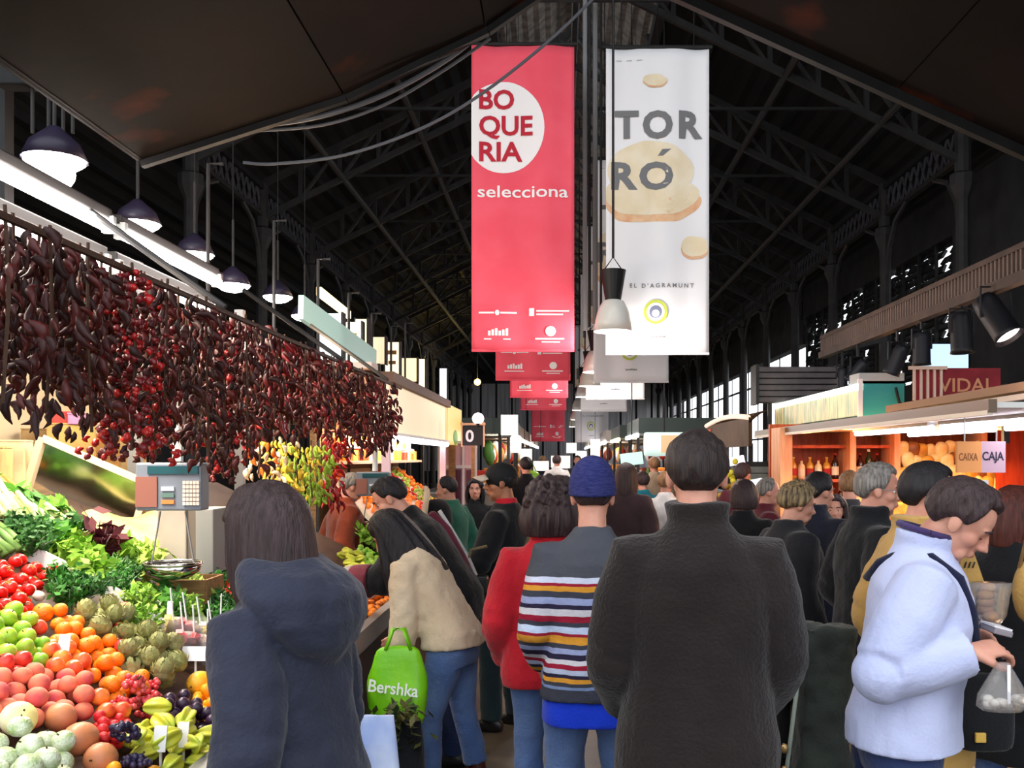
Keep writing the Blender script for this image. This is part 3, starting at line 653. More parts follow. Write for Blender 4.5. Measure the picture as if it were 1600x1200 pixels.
A_bent = person('man with short black hair bending left over the counter, black jacket with maroon band', -.56, 5.2, 86, 1.66, vox=.01, lean=33, head=(6, 14, 0), skin=m_skin, top=[dict(m=c_black, b=.025, hem=.84, wr=.02)],
    legs=dict(m=c_jeand), hair=('crop', h_black), arms={-1: dict(w=(-.2, .62, 1.06), hint=(-.5, -.4, -1)), 1: dict(w=(.2, .5, .98), hint=(.5, -.4, -1))})
S_, E_, W_p = A_bent['arm'][-1]
for nm, c, dy, r in (('shoulder_panel', (100, 36, 50), 0, .012),): pass
t = MB()
for sd in (1,):
    T = A_bent['T']; t.tube([T((.19, -.1, 1.44)), T((.23, -.1, 1.3)), T((.225, -.08, 1.12)), T((.21, -.07, .95))], [.03, .05, .055, .04], 10)
t.build('maroon_panel', cloth('maroon', (104, 40, 54)), A_bent['root'], remesh=.012)
t = MB().tube([T((.215, -.15, 1.42)), T((.265, -.14, 1.28)), T((.262, -.13, 1.1)), T((.24, -.12, .92))], .012, 8)
t.build('white_piping', cloth('piping', (206, 198, 198)), A_bent['root'], smooth=True)
for sd in (-1, 1):
    S_, E_, W_p = A_bent['arm'][sd]
    MB().tube([E_*.75+W_p*.25, E_*.3+W_p*.7], [.09, .084], 14).build('maroon_sleeve_band', cloth('maroon', (104, 40, 54)), A_bent['root'], remesh=.01)
    MB().tube([E_*.36+W_p*.64, E_*.02+W_p*.98], [.085, .068], 14).build('grey_sleeve_cuff', cloth('sleeve_grey', (150, 140, 136)), A_bent['root'], remesh=.01)
A_cap = person('man in black and beige peaked cap with black jacket over red shirt, looking left', -.34, 5.85, 74, 1.62, vox=.01, skin=m_skin2, head=(22, 4, 0), top=[dict(m=c_red, b=.0, hem=.95, sleeve=.3, n='shirt'), dict(m=c_black, b=.022, hem=.84, collar=.0, wr=.02)],
    legs=dict(m=c_teal, k=1.08), hair=('crop', h_black), hat='cap', arms={-1: dict(w=(-.2, .3, 1.02), hint=(-.6, -1, -.3), curl=.9), 1: dict(w=(.16, .34, 1.02), hint=(.6, -1, -.3), curl=.9)}, feet=((-.1, .05), (.12, -.05)))
T = A_cap['T']; t = MB().tube([T((.13, -.125, 1.43)), T((.03, -.172, 1.3)), T((-.1, -.168, 1.15)), T((-.19, -.06, 1.02))], .014, 8); t.build('shoulder_strap', cloth('strap', (116, 100, 70)), A_cap['root'], smooth=True)
A_bald = person('bald man in green pullover seen from behind with a dark rucksack', -.92, 8.0, 62, 1.5, vox=.014, head=(20, 8, 0), top=[dict(m=c_green, b=.03, hem=.8)], legs=dict(m=c_black), hair=('recede', h_black))
A_dkw = person('woman with dark wavy hair facing out, behind the green pullover', -.81, 9.2, 190, 1.45, fem=True, vox=.014, head=(-10, 0, 0), top=[dict(m=c_black, b=.02)], legs=dict(m=c_black), hair=('long', h_black, .004, .2))
A_vend = person('grey haired vendor in brown apron jacket standing behind the produce counter', -1.72, 7.6, -60, 1.54, vox=.013, lean=4, head=(-10, 12, 0), top=[dict(m=c_brn2, b=.03, hem=.7)], legs=dict(m=c_black), hair=('recede', h_grey))
# -------- right hand group
A_flc = person('dark haired man in pale blue fleece with bag strap, looking down at his hands', 1.0, 2.8, -106, 1.64, vox=.0085, lean=8, head=(-8, 34, 4), top=[dict(m=c_pale, b=.034, hem=.885, collar=.045, cw=.014, wr=.02, ws=.16, flare=.02)],
    legs=dict(m=c_jeand, k=1.05), eyes='closed', hair=('short', h_brown, .005), arms={1: dict(w=(.2, .17, 1.205), hint=(.35, -.5, -1), dir=(-.45, .9, .1), up=(.35, .12, .9), curl=.75), -1: dict(w=(-.03, .15, 1.215), hint=(-.25, -.3, -1), dir=(.2, .95, .05), up=(-.5, -.2, .8), curl=.7)}, feet=((-.12, .05), (.12, -.05)))
T = A_flc['T']
t = MB().tube([T((-.01, -.17, 1.36)), T((.02, -.14, 1.42)), T((.06, -.075, 1.468)), T((.095, .0, 1.468)), T((.115, .085, 1.42)), T((.12, .132, 1.33)), T((.12, .155, 1.24)), T((.125, .152, 1.17))], .0125, 8)
t.build('bag_strap', cloth('strap_black', (26, 28, 52)), A_flc['root'], smooth=True)
t = MB().tube([T((math.cos(a)*.088, -.012+math.sin(a)*.086, 1.537-.012*math.sin(a))) for a in [math.pi*2*i/20 for i in range(21)]], .011, 6); t.build('collar_lining', cloth('lining', (66, 52, 96)), A_flc['root'], smooth=True)
A_gry = person('grey haired man with glasses in black jacket looking right', 1.40, 4.3, -84, 1.63, vox=.0095, head=(-22, 6, 0), top=[dict(m=c_black, b=.04, hem=.72, collar=.05, cw=.01, wr=.02)], legs=dict(m=c_jeand, k=1.1), hair=('short', h_grey, .004), glasses=True,
    arms={1: dict(w=(.25, .12, .95)), -1: dict(w=(-.25, .12, .95))})
A_tan = person('dark haired man in tan coat standing behind the pale blue fleece', 1.30, 3.46, -92, 1.64, vox=.011, head=(-5, 8, 0), top=[dict(m=c_tan, b=.05, hem=.62, collar=.05, cw=.012)], legs=dict(m=c_dgrey), hair=('short', h_black), arms={1: dict(w=(.21, .04, .9)), -1: dict(w=(-.21, .04, .9))})
A_aub = person('woman with auburn hair in black coat at the right hand counter', 1.83, 3.9, -50, 1.53, fem=True, vox=.011, head=(-10, 8, 0), top=[dict(m=c_black, b=.045, hem=.5, collar=.04, n='coat')], legs=dict(m=c_jean), hair=('bob', h_red, .004, .17), arms={-1: dict(w=(-.22, .16, .95)), 1: dict(w=(.24, .16, .95))})
A_hil = person('woman with blonde streaked short hair in dark coat, right of the brown coat', 1.2, 5.0, -74, 1.53, fem=True, vox=.011, head=(-14, 14, 0), top=[dict(m=cloth('charcoal', (36, 36, 40), (28, 28, 32)), b=.05, hem=.5, collar=.03, n='coat')], legs=dict(m=c_black), hair=('cap', h_streak, .008))
A_nav = person('dark haired man in dark navy jacket facing the bottle shelves', 1.49, 5.6, -46, 1.57, vox=.012, head=(-22, 6, 0), top=[dict(m=cloth('midnight', (30, 32, 46), (24, 26, 38)), b=.035, hem=.75, collar=.05)], legs=dict(m=c_black), hair=('short', h_black))
A_fac = person('young woman with brown hair facing out between the dark jackets', 1.77, 6.2, 165, 1.41, fem=True, vox=.013, head=(0, -4, 0), top=[dict(m=c_black, b=.03, hem=.7)], legs=dict(m=c_black), hair=('long', h_brown, .004, .22))
A_blo = person('fair haired man seen from behind by the bottle shelves', 2.08, 6.9, -15, 1.56, vox=.013, head=(-10, 5, 0), top=[dict(m=c_dgrey, b=.03, hem=.75)], legs=dict(m=c_black), hair=('short', h_fair))
A_pnk = person('balding man with pink face turned right, by the roller shutter', 1.57, 7.3, -88, 1.5, vox=.013, head=(-10, 4, 0), top=[dict(m=cloth('wine', (92, 34, 46)), b=.03, hem=.75)], legs=dict(m=c_black), hair=('recede', h_grey))
A_br2 = person('person with brown hair in black coat behind the tall man shoulder', 1.22, 6.4, -20, 1.5, fem=True, vox=.013, head=(-8, 8, 0), top=[dict(m=c_black, b=.04, hem=.6)], legs=dict(m=c_black), hair=('bob', h_brown, .004, .12))
for (lab, px, y, yaw, hh, cm, hr, sk) in (('distant person in teal top seen from behind', 1004, 10.5, 5, 1.5, cloth('teal', (26, 108, 124)), ('short', h_brown), None), ('distant person in white hooded top', 1040, 9.2, -20, 1.52, cloth('white', (226, 222, 222)), ('short', h_fair), None),
    ('distant woman with long brown hair beside the blue knitted hat', 978, 8.5, -10, 1.6, cloth('dusk', (66, 48, 52)), ('long', h_brown, .004, .24), None), ('distant fair haired shopper in beige jacket', 1022, 14, 10, 1.66, cloth('beige', (170, 148, 124)), ('short', h_fair), None),
    ('distant shopper in grey jacket facing out', 1046, 15.5, 175, 1.68, c_dgrey, ('short', h_brown), None), ('distant shopper in maroon jacket', 1160, 9.6, -40, 1.6, cloth('wine', (92, 34, 46)), ('short', h_brown), None),
    ('distant shopper in black jacket left of the red fleece', 822, 12.5, 15, 1.66, c_black, ('short', h_black), None), ('distant shopper in white jacket under the red banners', 870, 19, -5, 1.7, cloth('white', (226, 222, 222)), ('short', h_brown), None),
    ('distant shopper in grey coat under the bell lamps', 902, 22, 180, 1.7, c_dgrey, ('short', h_black), None), ('distant shopper in blue jacket beneath the farthest banner', 848, 25, 4, 1.7, c_navy, ('short', h_fair), None)):
    person(lab, PX(px, y), y, yaw, hh, vox=.018, top=[dict(m=cm, b=.03, hem=.75)], legs=dict(m=c_black), hair=hr, eyes=False)
# ================================================================ near fruit stall on the left
wood = mat('crate_wood', (150, 112, 72), .7, (122, 88, 54), 6, .2, 30, stretch=(1, 8, 8)); wood_d = mat('dark_wood', (70, 46, 32), .6, (54, 36, 26), 6, .2, 30, stretch=(1, 8, 8))
steel = mat('stall_steel', (150, 150, 150), .35, metal=.6); m_cream = mat('cream_paint', (222, 206, 172), .6); m_whitep = mat('white_paint', (232, 232, 228), .5)
m_tube = mat('tube_light', (255, 250, 246), .4, emit=22); m_tag = mat('price_card', (246, 244, 246), .6)
EX, EZ, SS = -1.0, .75, .5                 # aisle edge of the sloped display and its rise
def dz(x): return EZ+SS*(EX-x)
def deck(px, py):
    y = (EYE-EZ-SS*EX)/(SS*(CX-px)/F+(py-CY)/F)
    return V((PX(px, y), y, PZ(py, y)))
st = thing('fruit_stall', 'long sloping fruit and vegetable stall along the left of the aisle', 'stall', (-2.2, 4.2, 0))
def S_(mb, name, m, **k):
    mb.xf(M.Translation((2.2, -4.2, 0))); return mb.build(name, m, st, **k)
Y0, Y1, XB = 1.9, 7.0, -2.5
S_(MB().prism([(EX, Y0, EZ-.03), (XB, Y0, dz(XB)-.03), (XB, Y0, dz(XB)-.09), (EX, Y0, EZ-.09)], (0, Y1-Y0, 0)), 'display_board', wood_d)
S_(MB().box((EX+.02, (Y0+Y1)/2, .37), (.06, Y1-Y0, .74)), 'front_panel', wood_d); S_(MB().box((EX+.03, (Y0+Y1)/2, .77), (.05, Y1-Y0, .1)), 'front_lip', steel)
S_(MB().box((-1.75, Y0+.02, .36), (1.5, .05, .66)), 'end_panel', wood_d); S_(MB().box((-3.2, (Y0+Y1)/2, 1.15), (.06, Y1-Y0, 2.3)), 'back_panel', m_cream); S_(MB().box((-2.85, (Y0+Y1)/2, 1.44), (.7, Y1-Y0, .06)), 'back_ledge', wood)
for y in (2.0, 3.6, 5.2, 6.9): S_(MB().box((-2.3, y, 1.36), (.06, .06, 2.7)), 'post', steel)
BRK = (-2.9, -.9, 1.2, 2.8)
hr_ = thing('chilli_rail', 'pair of long steel rails carrying the dried chilli strings', 'rail', (-1.36, 4.8, 2.24)); MB().tube([(0, -3.4, 0), (0, 3.4, 0)], .012, 8).build('front_rail', wood_d, hr_); MB().tube([(-.14, -3.4, .06), (-.14, 3.4, .06)], .012, 8).build('back_rail', wood_d, hr_)
for y in BRK: MB().tube([(0, y, .02), (-.62, y, .46)], .014, 8).build('bracket', iron2, hr_)
S_(MB().box((-1.98, 3.55, 2.695), (.04, 4.1, .05)), 'fascia', mat('fascia_tin', (60, 48, 40), .5))
pass
# twin fluorescent battens
for i, (ya, yb) in enumerate(((2.62, 4.08), (4.16, 5.36))):
    for j, (dx, dzz) in enumerate(((0, 0), (-.02, -.16))):
        t = thing('fluorescent_light', ['upper', 'lower'][j]+' white fluorescent tube above the hanging chillies, '+['nearest the camera', 'second along the stall'][i], 'lamp', (-1.9+dx, (ya+yb)/2, 2.62+dzz), 0, 'fluorescent tubes over the fruit stall')
        L = (yb-ya)/2
        MB().box((-.03, 0, .06), (.06, 2*L, .05)).build('batten', mat('batten_grey', (70, 66, 64), .6), t, bevel=.008); MB().tube([(0, -L+.02, 0), (0, L-.02, 0)], .024, 12).build('tube', m_tube, t, smooth=True)
        for s in (-1, 1): MB().box((-.01, s*(L-.015), .015), (.05, .03, .07)).build('tube_holder', m_whitep, t)
        if j: lamp('tube_glow', 'AREA', (.0, 0, -.04), 34, (255, 238, 214), .1, t, 2*L, (0, rad(-12), 0))
for y in (6.4, 7.4): lamp('stall_glow', 'POINT', (-1.9, y, 2.5), 22, (255, 226, 190), .12)
# dome lamps on rods behind
m_dome = mat('dome_purple', (40, 34, 52), .4); m_hot = mat('lamp_hot', (255, 246, 244), .4, emit=16)
def dome(label, loc, s=1, e=30):
    t = thing('dome_lamp', label, 'lamp', loc, 0, 'dome lamps above the left stalls')
    MB().lathe([(.03*s, .17*s), (.05*s, .15*s), (.12*s, .09*s), (.16*s, .0), (.155*s, 0), (.11*s, .085*s), (.045*s, .14*s)], 20).build('shade', m_dome, t, smooth=True)
    MB().lathe([(.001, .03*s), (.1*s, .03*s), (.148*s, .004*s), (.146*s, -.012*s), (.1*s, -.045*s), (.05*s, -.06*s), (.001, -.064*s)], 20).build('diffuser', m_hot, t, smooth=True)
    MB().tube([(0, 0, .16*s), (0, 0, .6)], .012, 6).build('rod', iron2, t); MB().tube([(0, 0, .58), (0, 0, roofz(loc[0])-loc[2]+.18)], .005, 5).build('cable', iron, t)
    lamp('lamp_light', 'POINT', (0, 0, -.12), e, (255, 240, 226), .1, t); return t
for lab, px, py, y in (('hottest dome lamp, largest and highest at the edge of the brown soffit', 85, 250, 5.7), ('dome lamp just above the end of the first tubes', 215, 350, 6.8), ('dome lamp above the second tubes', 304, 398, 7.9), ('dome lamp past the end of the tubes', 364, 446, 8.8), ('small dark dome lamp beyond the tubes', 434, 464, 10.2), ('small bright dome lamp over the far chillies', 476, 494, 11.2)):
    dome(lab, P(px, py, y), 1.15 if px == 85 else 1.0, 30 if px == 85 else 14)
dl = [o for o in COL.objects if o.name == 'dome_lamp'][0]; MB().ell((0, 0, -.08), (.115, .115, .1), 16, 10).build('hot_bulb', m_hot, dl, smooth=True)
# ---------------------------------------------------------------- strings of dried chillies
ch_mats = [mat('chilli_dark', (98, 24, 20), .5, (54, 14, 14), 12, spec=.35), mat('chilli_red', (142, 18, 26), .4, (92, 12, 20), 12, spec=.5), mat('chilli_black', (68, 24, 20), .55, (38, 15, 14), 12, spec=.3), mat('chilli_bright', (190, 26, 24), .3, (150, 16, 20), 12, spec=.5)]
m_string = mat('string', (70, 48, 36), .8)
def chilli_mesh(kind, mi, seed):
    mb = MB(); rr = random.Random(seed); pts = []; L = (.07, .022, .05)[kind]; w = (.0105, .0105, .0125)[kind]; bx = rr.uniform(-.02, .02)
    n = 6; rs = [w*f for f in ((.25, .8, 1, .82, .5, .12) if kind != 1 else (.2, .8, 1, 1, .75, .2))]
    for i in range(n):
        u = i/(n-1); pts.append((bx*math.sin(u*3), rr.uniform(-.004, .004)+.012*u*u*(kind == 0), -L*u))
    mb.tube(pts, rs, 7)
    for i, p in enumerate(mb.v):
        k = 1+.22*noise.noise(V(p)*90+V((seed, 0, 0))); mb.v[i] = (p[0]*k, p[1]*k*(.7 if kind == 2 else 1), p[2])
    return mb.mesh('chilli', ch_mats[mi], True)
CHM = {(k, m): [chilli_mesh(k, m, k*31+m*7+q) for q in range(3)] for k in range(3) for m in range(4)}
rc = random.Random(3)
def ristra(label, x, y, ztop, zbot, kind, pal, w=.085, full=True):
    t = thing('chilli_string', label, 'chillies', (x, y, ztop), rc.uniform(0, 6), 'dried chilli strings hanging along the stall')
    L = ztop-zbot; MB().tube([(0, 0, .03), (.01, 0, -L*.4), (0, .01, -L*.92)], .005, 5).build('string', m_string, t)
    step = (.025, .016, .024)[kind]*(1 if full else 1.1); n = int(L/step); big = MB() if not full else None
    for i in range(n):
        for q in range((3, 4, 3)[kind] if full else 4):
            a = rc.uniform(0, 6.28); z = -L*(i+rc.random())/n*.93; ww = w*(.55+.45*math.sin(min(1, i/n*1.35+.15)*math.pi*.8)+.15)
            r = rc.uniform(.15, 1)*ww; mi = rc.choice(pal); me = CHM[(kind, mi)][q % 3]
            rot = M.Rotation(a, 4, 'Z') @ M.Rotation(rad(rc.uniform(-62, 12)), 4, 'Y'); sc = rc.uniform(.8, 1.3)
            loc = V((r*math.cos(a), r*math.sin(a), z))
            if full:
                o = bpy.data.objects.new('chilli', me); COL.objects.link(o); o.parent = t; o.matrix_basis = M.Translation(loc) @ rot @ M.Scale(sc, 4)
            else:
                big.cur = pal.index(mi); s0 = len(big.v); big.add([v.co for v in me.vertices], [tuple(p.vertices) for p in me.polygons]); big.xf(M.Translation(loc) @ rot @ M.Scale(sc*1.1, 4), s0)
    if not full:
        big.build('chillies', [ch_mats[i] for i in pal], t, smooth=True, kind='stuff', fix=False)
    return t
prof = [(-40, 640), (8, 655), (45, 640), (78, 668), (108, 640), (138, 700), (172, 735), (206, 728), (240, 738), (262, 640), (292, 700), (322, 742), (352, 765), (384, 745), (408, 690), (432, 668), (455, 690), (478, 672), (500, 688), (522, 690), (545, 700), (566, 712), (586, 715), (603, 705), (618, 690)]
dk = ['short string of long blackish chillies', 'string of long dark chillies', 'full string of wrinkled dark chillies', 'string of small red chillies', 'long string of dark red chillies']
for i, (px, py) in enumerate(prof):
    x = -1.36 if i % 2 else -1.46
    y = min(F*x/(px-CX), 8.0); kind = 1 if px in (172, 206, 240, 352) else (2 if i % 3 else 0)
    pal = [1, 1, 0, 3] if kind == 1 else ([2, 0, 0, 2] if px < 420 else [0, 0, 2, 1])
    where = ['first', 'second', 'third', 'fourth', 'fifth', 'sixth', 'seventh', 'eighth', 'ninth', 'tenth', 'eleventh', 'twelfth', 'thirteenth', 'fourteenth', 'fifteenth', 'sixteenth', 'seventeenth', 'eighteenth', 'nineteenth', 'twentieth', 'twenty-first', 'twenty-second', 'twenty-third', 'twenty-fourth', 'last'][i]
    ristra(('string of small round red chillies, ' if kind == 1 else 'string of long wrinkled dark chillies, ' if kind == 0 else 'string of broad blackish chillies, ')+where+' along the rail from the near end', x, y, 2.24, PZ(py, y), kind, pal, .1 if kind != 1 else .085, full=y < 4.3)
for i, (px, py) in enumerate([(20, 600), (62, 610), (95, 610), (125, 640), (158, 650), (190, 680), (225, 690), (252, 600), (278, 650), (308, 690), (338, 710), (368, 690), (396, 660), (420, 640), (445, 660), (470, 650), (495, 660), (518, 668), (540, 675), (562, 690), (585, 690)]):
    x = -1.52; y = min(F*x/(px-CX), 8.1)
    ristra('dark chilli string in the back row, '+['number one', 'two', 'three', 'four', 'five', 'six', 'seven', 'eight', 'nine', 'ten', 'eleven', 'twelve', 'thirteen', 'fourteen', 'fifteen', 'sixteen', 'seventeen', 'eighteen', 'nineteen', 'twenty', 'twenty-one'][i]+' from the near end' if i else 'dark chilli string in the back row, nearest the camera', x, y, 2.3, PZ(py, y), 2, [2, 0, 2, 0], .11, False)
# ---------------------------------------------------------------- mirror, scale, pillar, crates
A, B, C = P(68, 682, 4.9), P(222, 752, 4.3), P(40, 775, 4.55)
def quad_frame(label, nm, a, b, c, m, fm, cat, w=.035):
    d = b+c-a; t = thing(nm, label, cat, (a+b+c+d)/4); o = t.location.copy(); nrm = (b-a).cross(c-a).normalized(); nrm = nrm if nrm.y < 0 else -nrm
    MB().prism([a-o, b-o, d-o, c-o], -nrm*.012).build('glass' if 'mirror' in nm else 'board', m, t)
    for p, q in ((a, b), (b, d), (d, c), (c, a)): MB().bar(p-o+nrm*.006, q-o+nrm*.006, w).build('frame', fm, t)
    return t
m_mirror = mat('mirror', (196, 200, 190), .12, metal=1, bump=.05, bscale=6)
MC, MN = V((-2.5, 4.75, 1.55)), V((.43, -.87, -.14)).normalized()
def onmir(px, py):
    d = P(px, py, 1.0)-V((0, 0, EYE)); k = (MC-V((0, 0, EYE))).dot(MN)/d.dot(MN); return V((0, 0, EYE))+d*k
ma, mb_, mc = onmir(66, 684), onmir(232, 756), onmir(34, 792)
quad_frame('tilted mirror in cream frame leaning over the vegetables', 'leaning_mirror', ma, mb_, mc, m_mirror, m_cream, 'mirror')
sc = thing('hanging_scale', 'white hanging electronic scale with display panel and steel pan', 'scale', P(270, 760, 3.85)); o = sc.location.copy()
q = lambda px, py, y=3.85: P(px, py, y)-o
m_lcd = mat('scale_display', (26, 74, 82), .3); m_panel = mat('scale_panel', (116, 124, 136), .4)
MB().tube([(0, .1, 2.26-o.z), (0, .05, .1)], .022, 10).build('hanging_rod', m_whitep, sc); MB().box((0, 0, 0), (.262, .09, .19)).build('housing', m_panel, sc, bevel=.008)
MB().box((.02, -.047, .066), (.2, .01, .032)).build('display', m_lcd, sc); MB().box((-.085, -.047, -.02), (.085, .01, .12)).build('brown_panel', mat('scale_brown', (142, 92, 80), .5), sc)
for i in range(5):
    for j in range(6): MB().box((.066+i*.0135, -.049, -.066+j*.0165), (.011, .012, .013)).build('key', mat('keys', (236, 214, 200), .5), sc)
for i in range(3): MB().box((.0, -.048, -.06+i*.026), (.05, .01, .016)).build('button', [mat('btn_o', (222, 130, 70), .5), mat('btn_g', (90, 120, 110), .5), mat('btn_w', (214, 216, 226), .5)][i], sc)
for s in (-1, 1): MB().tube([(s*.05, 0, -.1), (s*.085, 0, -.31)], .004, 6).build('hanger', steel, sc)
m_chrome = mat('chrome', (200, 196, 190), .15, metal=1)
MB().lathe([(.001, -.365), (.06, -.362), (.095, -.34), (.112, -.308), (.115, -.308), (.1, -.345), (.062, -.369), (.001, -.372)], 28).build('pan', m_chrome, sc, smooth=True); MB().tube([(.112*math.cos(2*math.pi*i/24), .112*math.sin(2*math.pi*i/24), -.308) for i in range(25)], .006, 6).build('pan_rim', m_chrome, sc, smooth=True)
pl = thing('stall_pillar', 'grey two tone metal pillar behind the hanging scale', 'pillar', (-1.68, 4.35, dz(-1.68)-.05)); zt = PZ(795, 4.25)-dz(-1.68)+.05
MB().box((-.04, 0, zt/2), (.13, .2, zt)).build('pale_face', mat('pillar_pale', (176, 164, 152), .6, (160, 148, 138), 5), pl, bevel=.006); MB().box((.045, .01, zt/2), (.04, .19, zt)).build('dark_edge', mat('pillar_dark', (110, 98, 88), .6), pl); MB().box((.105, 0, zt/2), (.08, .2, zt)).build('grey_face', mat('pillar_grey', (140, 138, 134), .6), pl, bevel=.006)
# back shelf of crates and cans
rb = random.Random(8)
for i, (px, top, bot, w, y, c, lab) in enumerate(((10, 690, 0, .2, 4.7, (220, 202, 156), 'tall cream carton at the near end of the back ledge'), (36, 700, 0, .13, 4.9, (188, 168, 126), 'beige carton beside the tall cream one'), (-24, 700, 0, .2, 4.5, (206, 178, 120), 'pale tan carton at the picture edge of the back ledge'), (112, 664, 0, .24, 5.4, (196, 160, 90), 'tan box behind the mirror top edge'), (100, 646, 664, .1, 5.4, (216, 78, 70), 'small red box on the tan box'), (124, 648, 664, .09, 5.4, (206, 150, 190), 'small pink box on the tan box'), (158, 680, 0, .2, 5.8, (176, 130, 70), 'brown box behind the mirror middle'), (200, 690, 0, .2, 6.2, (206, 176, 120), 'cream box behind the mirror right corner'), (60, 672, 0, .16, 5.6, (160, 130, 84), 'dull brown box between the cream and tan ones'))):
    z1 = PZ(top, y); z0 = PZ(bot, y) if bot else 1.472; h = z1-z0; t = thing('carton', lab, 'box', (PX(px, y), y, (z0+z1)/2), rb.uniform(-.15, .15)+.35)
    MB().box((0, 0, 0), (w, .16, h)).build('body', mat('carton_%d' % i, c, .7, tuple(int(v*.85) for v in c), 8), t, bevel=.006); MB().box((0, -.003, h/2+.004), (w*1.01, .16, .008)).build('flap', mat('carton_%d' % i, c), t)
# ---------------------------------------------------------------- fruit
def fm(name, c, c2, rough=.4, sc_=14, bump=.1): return mat(name, c, rough, c2, sc_, bump, 160, spec=.4)
stemm = mat('stem', (70, 60, 34), .8); calyx = mat('calyx', (60, 120, 40), .7)
def round_fruit(name, r, m, flat=.92, dim=.14, stem=True, cal=False, long=1, n=18, lob=0):
    mb = MB()
    def fn(p):
        d = (p.x*p.x+p.y*p.y)**.5; z = p.z*flat; z -= math.copysign(dim*max(0, 1-d*2.2)**1.5, p.z); k = 1
        if lob: k = 1+lob*math.cos(5*math.atan2(p.y, p.x))*d
        return V((p.x*k, p.y*k, z*long))
    mb.ell((0, 0, 0), r, n, 12, None, fn)
    if stem or cal:
        mb.cur = 1
        if cal:
            for i in range(5):
                a = i*1.257; mb.add([(0, 0, r*.82*long), (r*.25*math.cos(a-.3), r*.25*math.sin(a-.3), r*.85*long), (r*.62*math.cos(a), r*.62*math.sin(a), r*.8*long), (r*.25*math.cos(a+.3), r*.25*math.sin(a+.3), r*.85*long)], [(0, 1, 2, 3)])
        else: mb.tube([(0, 0, r*.7*long), (.1*r, 0, r*1.0*long)], r*.06, 5)
    return mb.mesh(name, [m, calyx if cal else stemm], True)
def artichoke(r):
    mb = MB().ell((0, 0, -.1*r), (r*.8, r*.8, r*.9), 12, 8)
    for L in range(6):
        n = 10-L; e = -.5+L*.34
        for i in range(n):
            a = 2*math.pi*(i+.5*(L % 2))/n; o = V((math.cos(e)*math.cos(a), math.cos(e)*math.sin(a), math.sin(e)))*r*.86; t = V((-math.sin(a), math.cos(a), 0)); u = V((-math.sin(e)*math.cos(a), -math.sin(e)*math.sin(a), math.cos(e)))
            w = r*.26; mb.add([o-t*w, o+t*w, o+t*w*.8+u*r*.3+o*.12, o+u*r*.5+o*.2, o-t*w*.8+u*r*.3+o*.12], [(0, 1, 2, 3, 4)])
    return mb.mesh('artichoke', fm('artichoke', (164, 166, 104), (134, 128, 84), .7), False)
def grapes(r, n, m, seed, rg=.0095):
    mb = MB(); q = random.Random(seed)
    for i in range(n):
        a = q.uniform(0, 6.28); e = q.uniform(-.3, 1.3); k = q.uniform(.6, 1); mb.ell((math.cos(a)*math.cos(e)*r*k*1.2, math.sin(a)*math.cos(e)*r*k, math.sin(e)*r*.6*k), rg*q.uniform(.85, 1.15), 8, 5)
    mb.cur = 1; mb.tube([(0, 0, r*.4), (.01, 0, r*.95)], .003, 5); return mb.mesh('grape_bunch', [m, stemm], True)
def star(r, m):
    mb = MB(); rings = []
    for i in range(9):
        u = i/8; k = math.sin(math.pi*min(1, max(0, .06+u*.9)))**.6
        rings.append([V((r*k*(.55+.45*(math.cos(5*t)*.5+.5)**1.4)*math.cos(t), r*k*(.55+.45*(math.cos(5*t)*.5+.5)**1.4)*math.sin(t), (u-.5)*r*2.7)) for t in [2*math.pi*j/30 for j in range(30)]])
    return mb.loft(rings).mesh('carambola', m, True)
def berries(r, n, m, seed): return grapes(r, n, m, seed, .015)
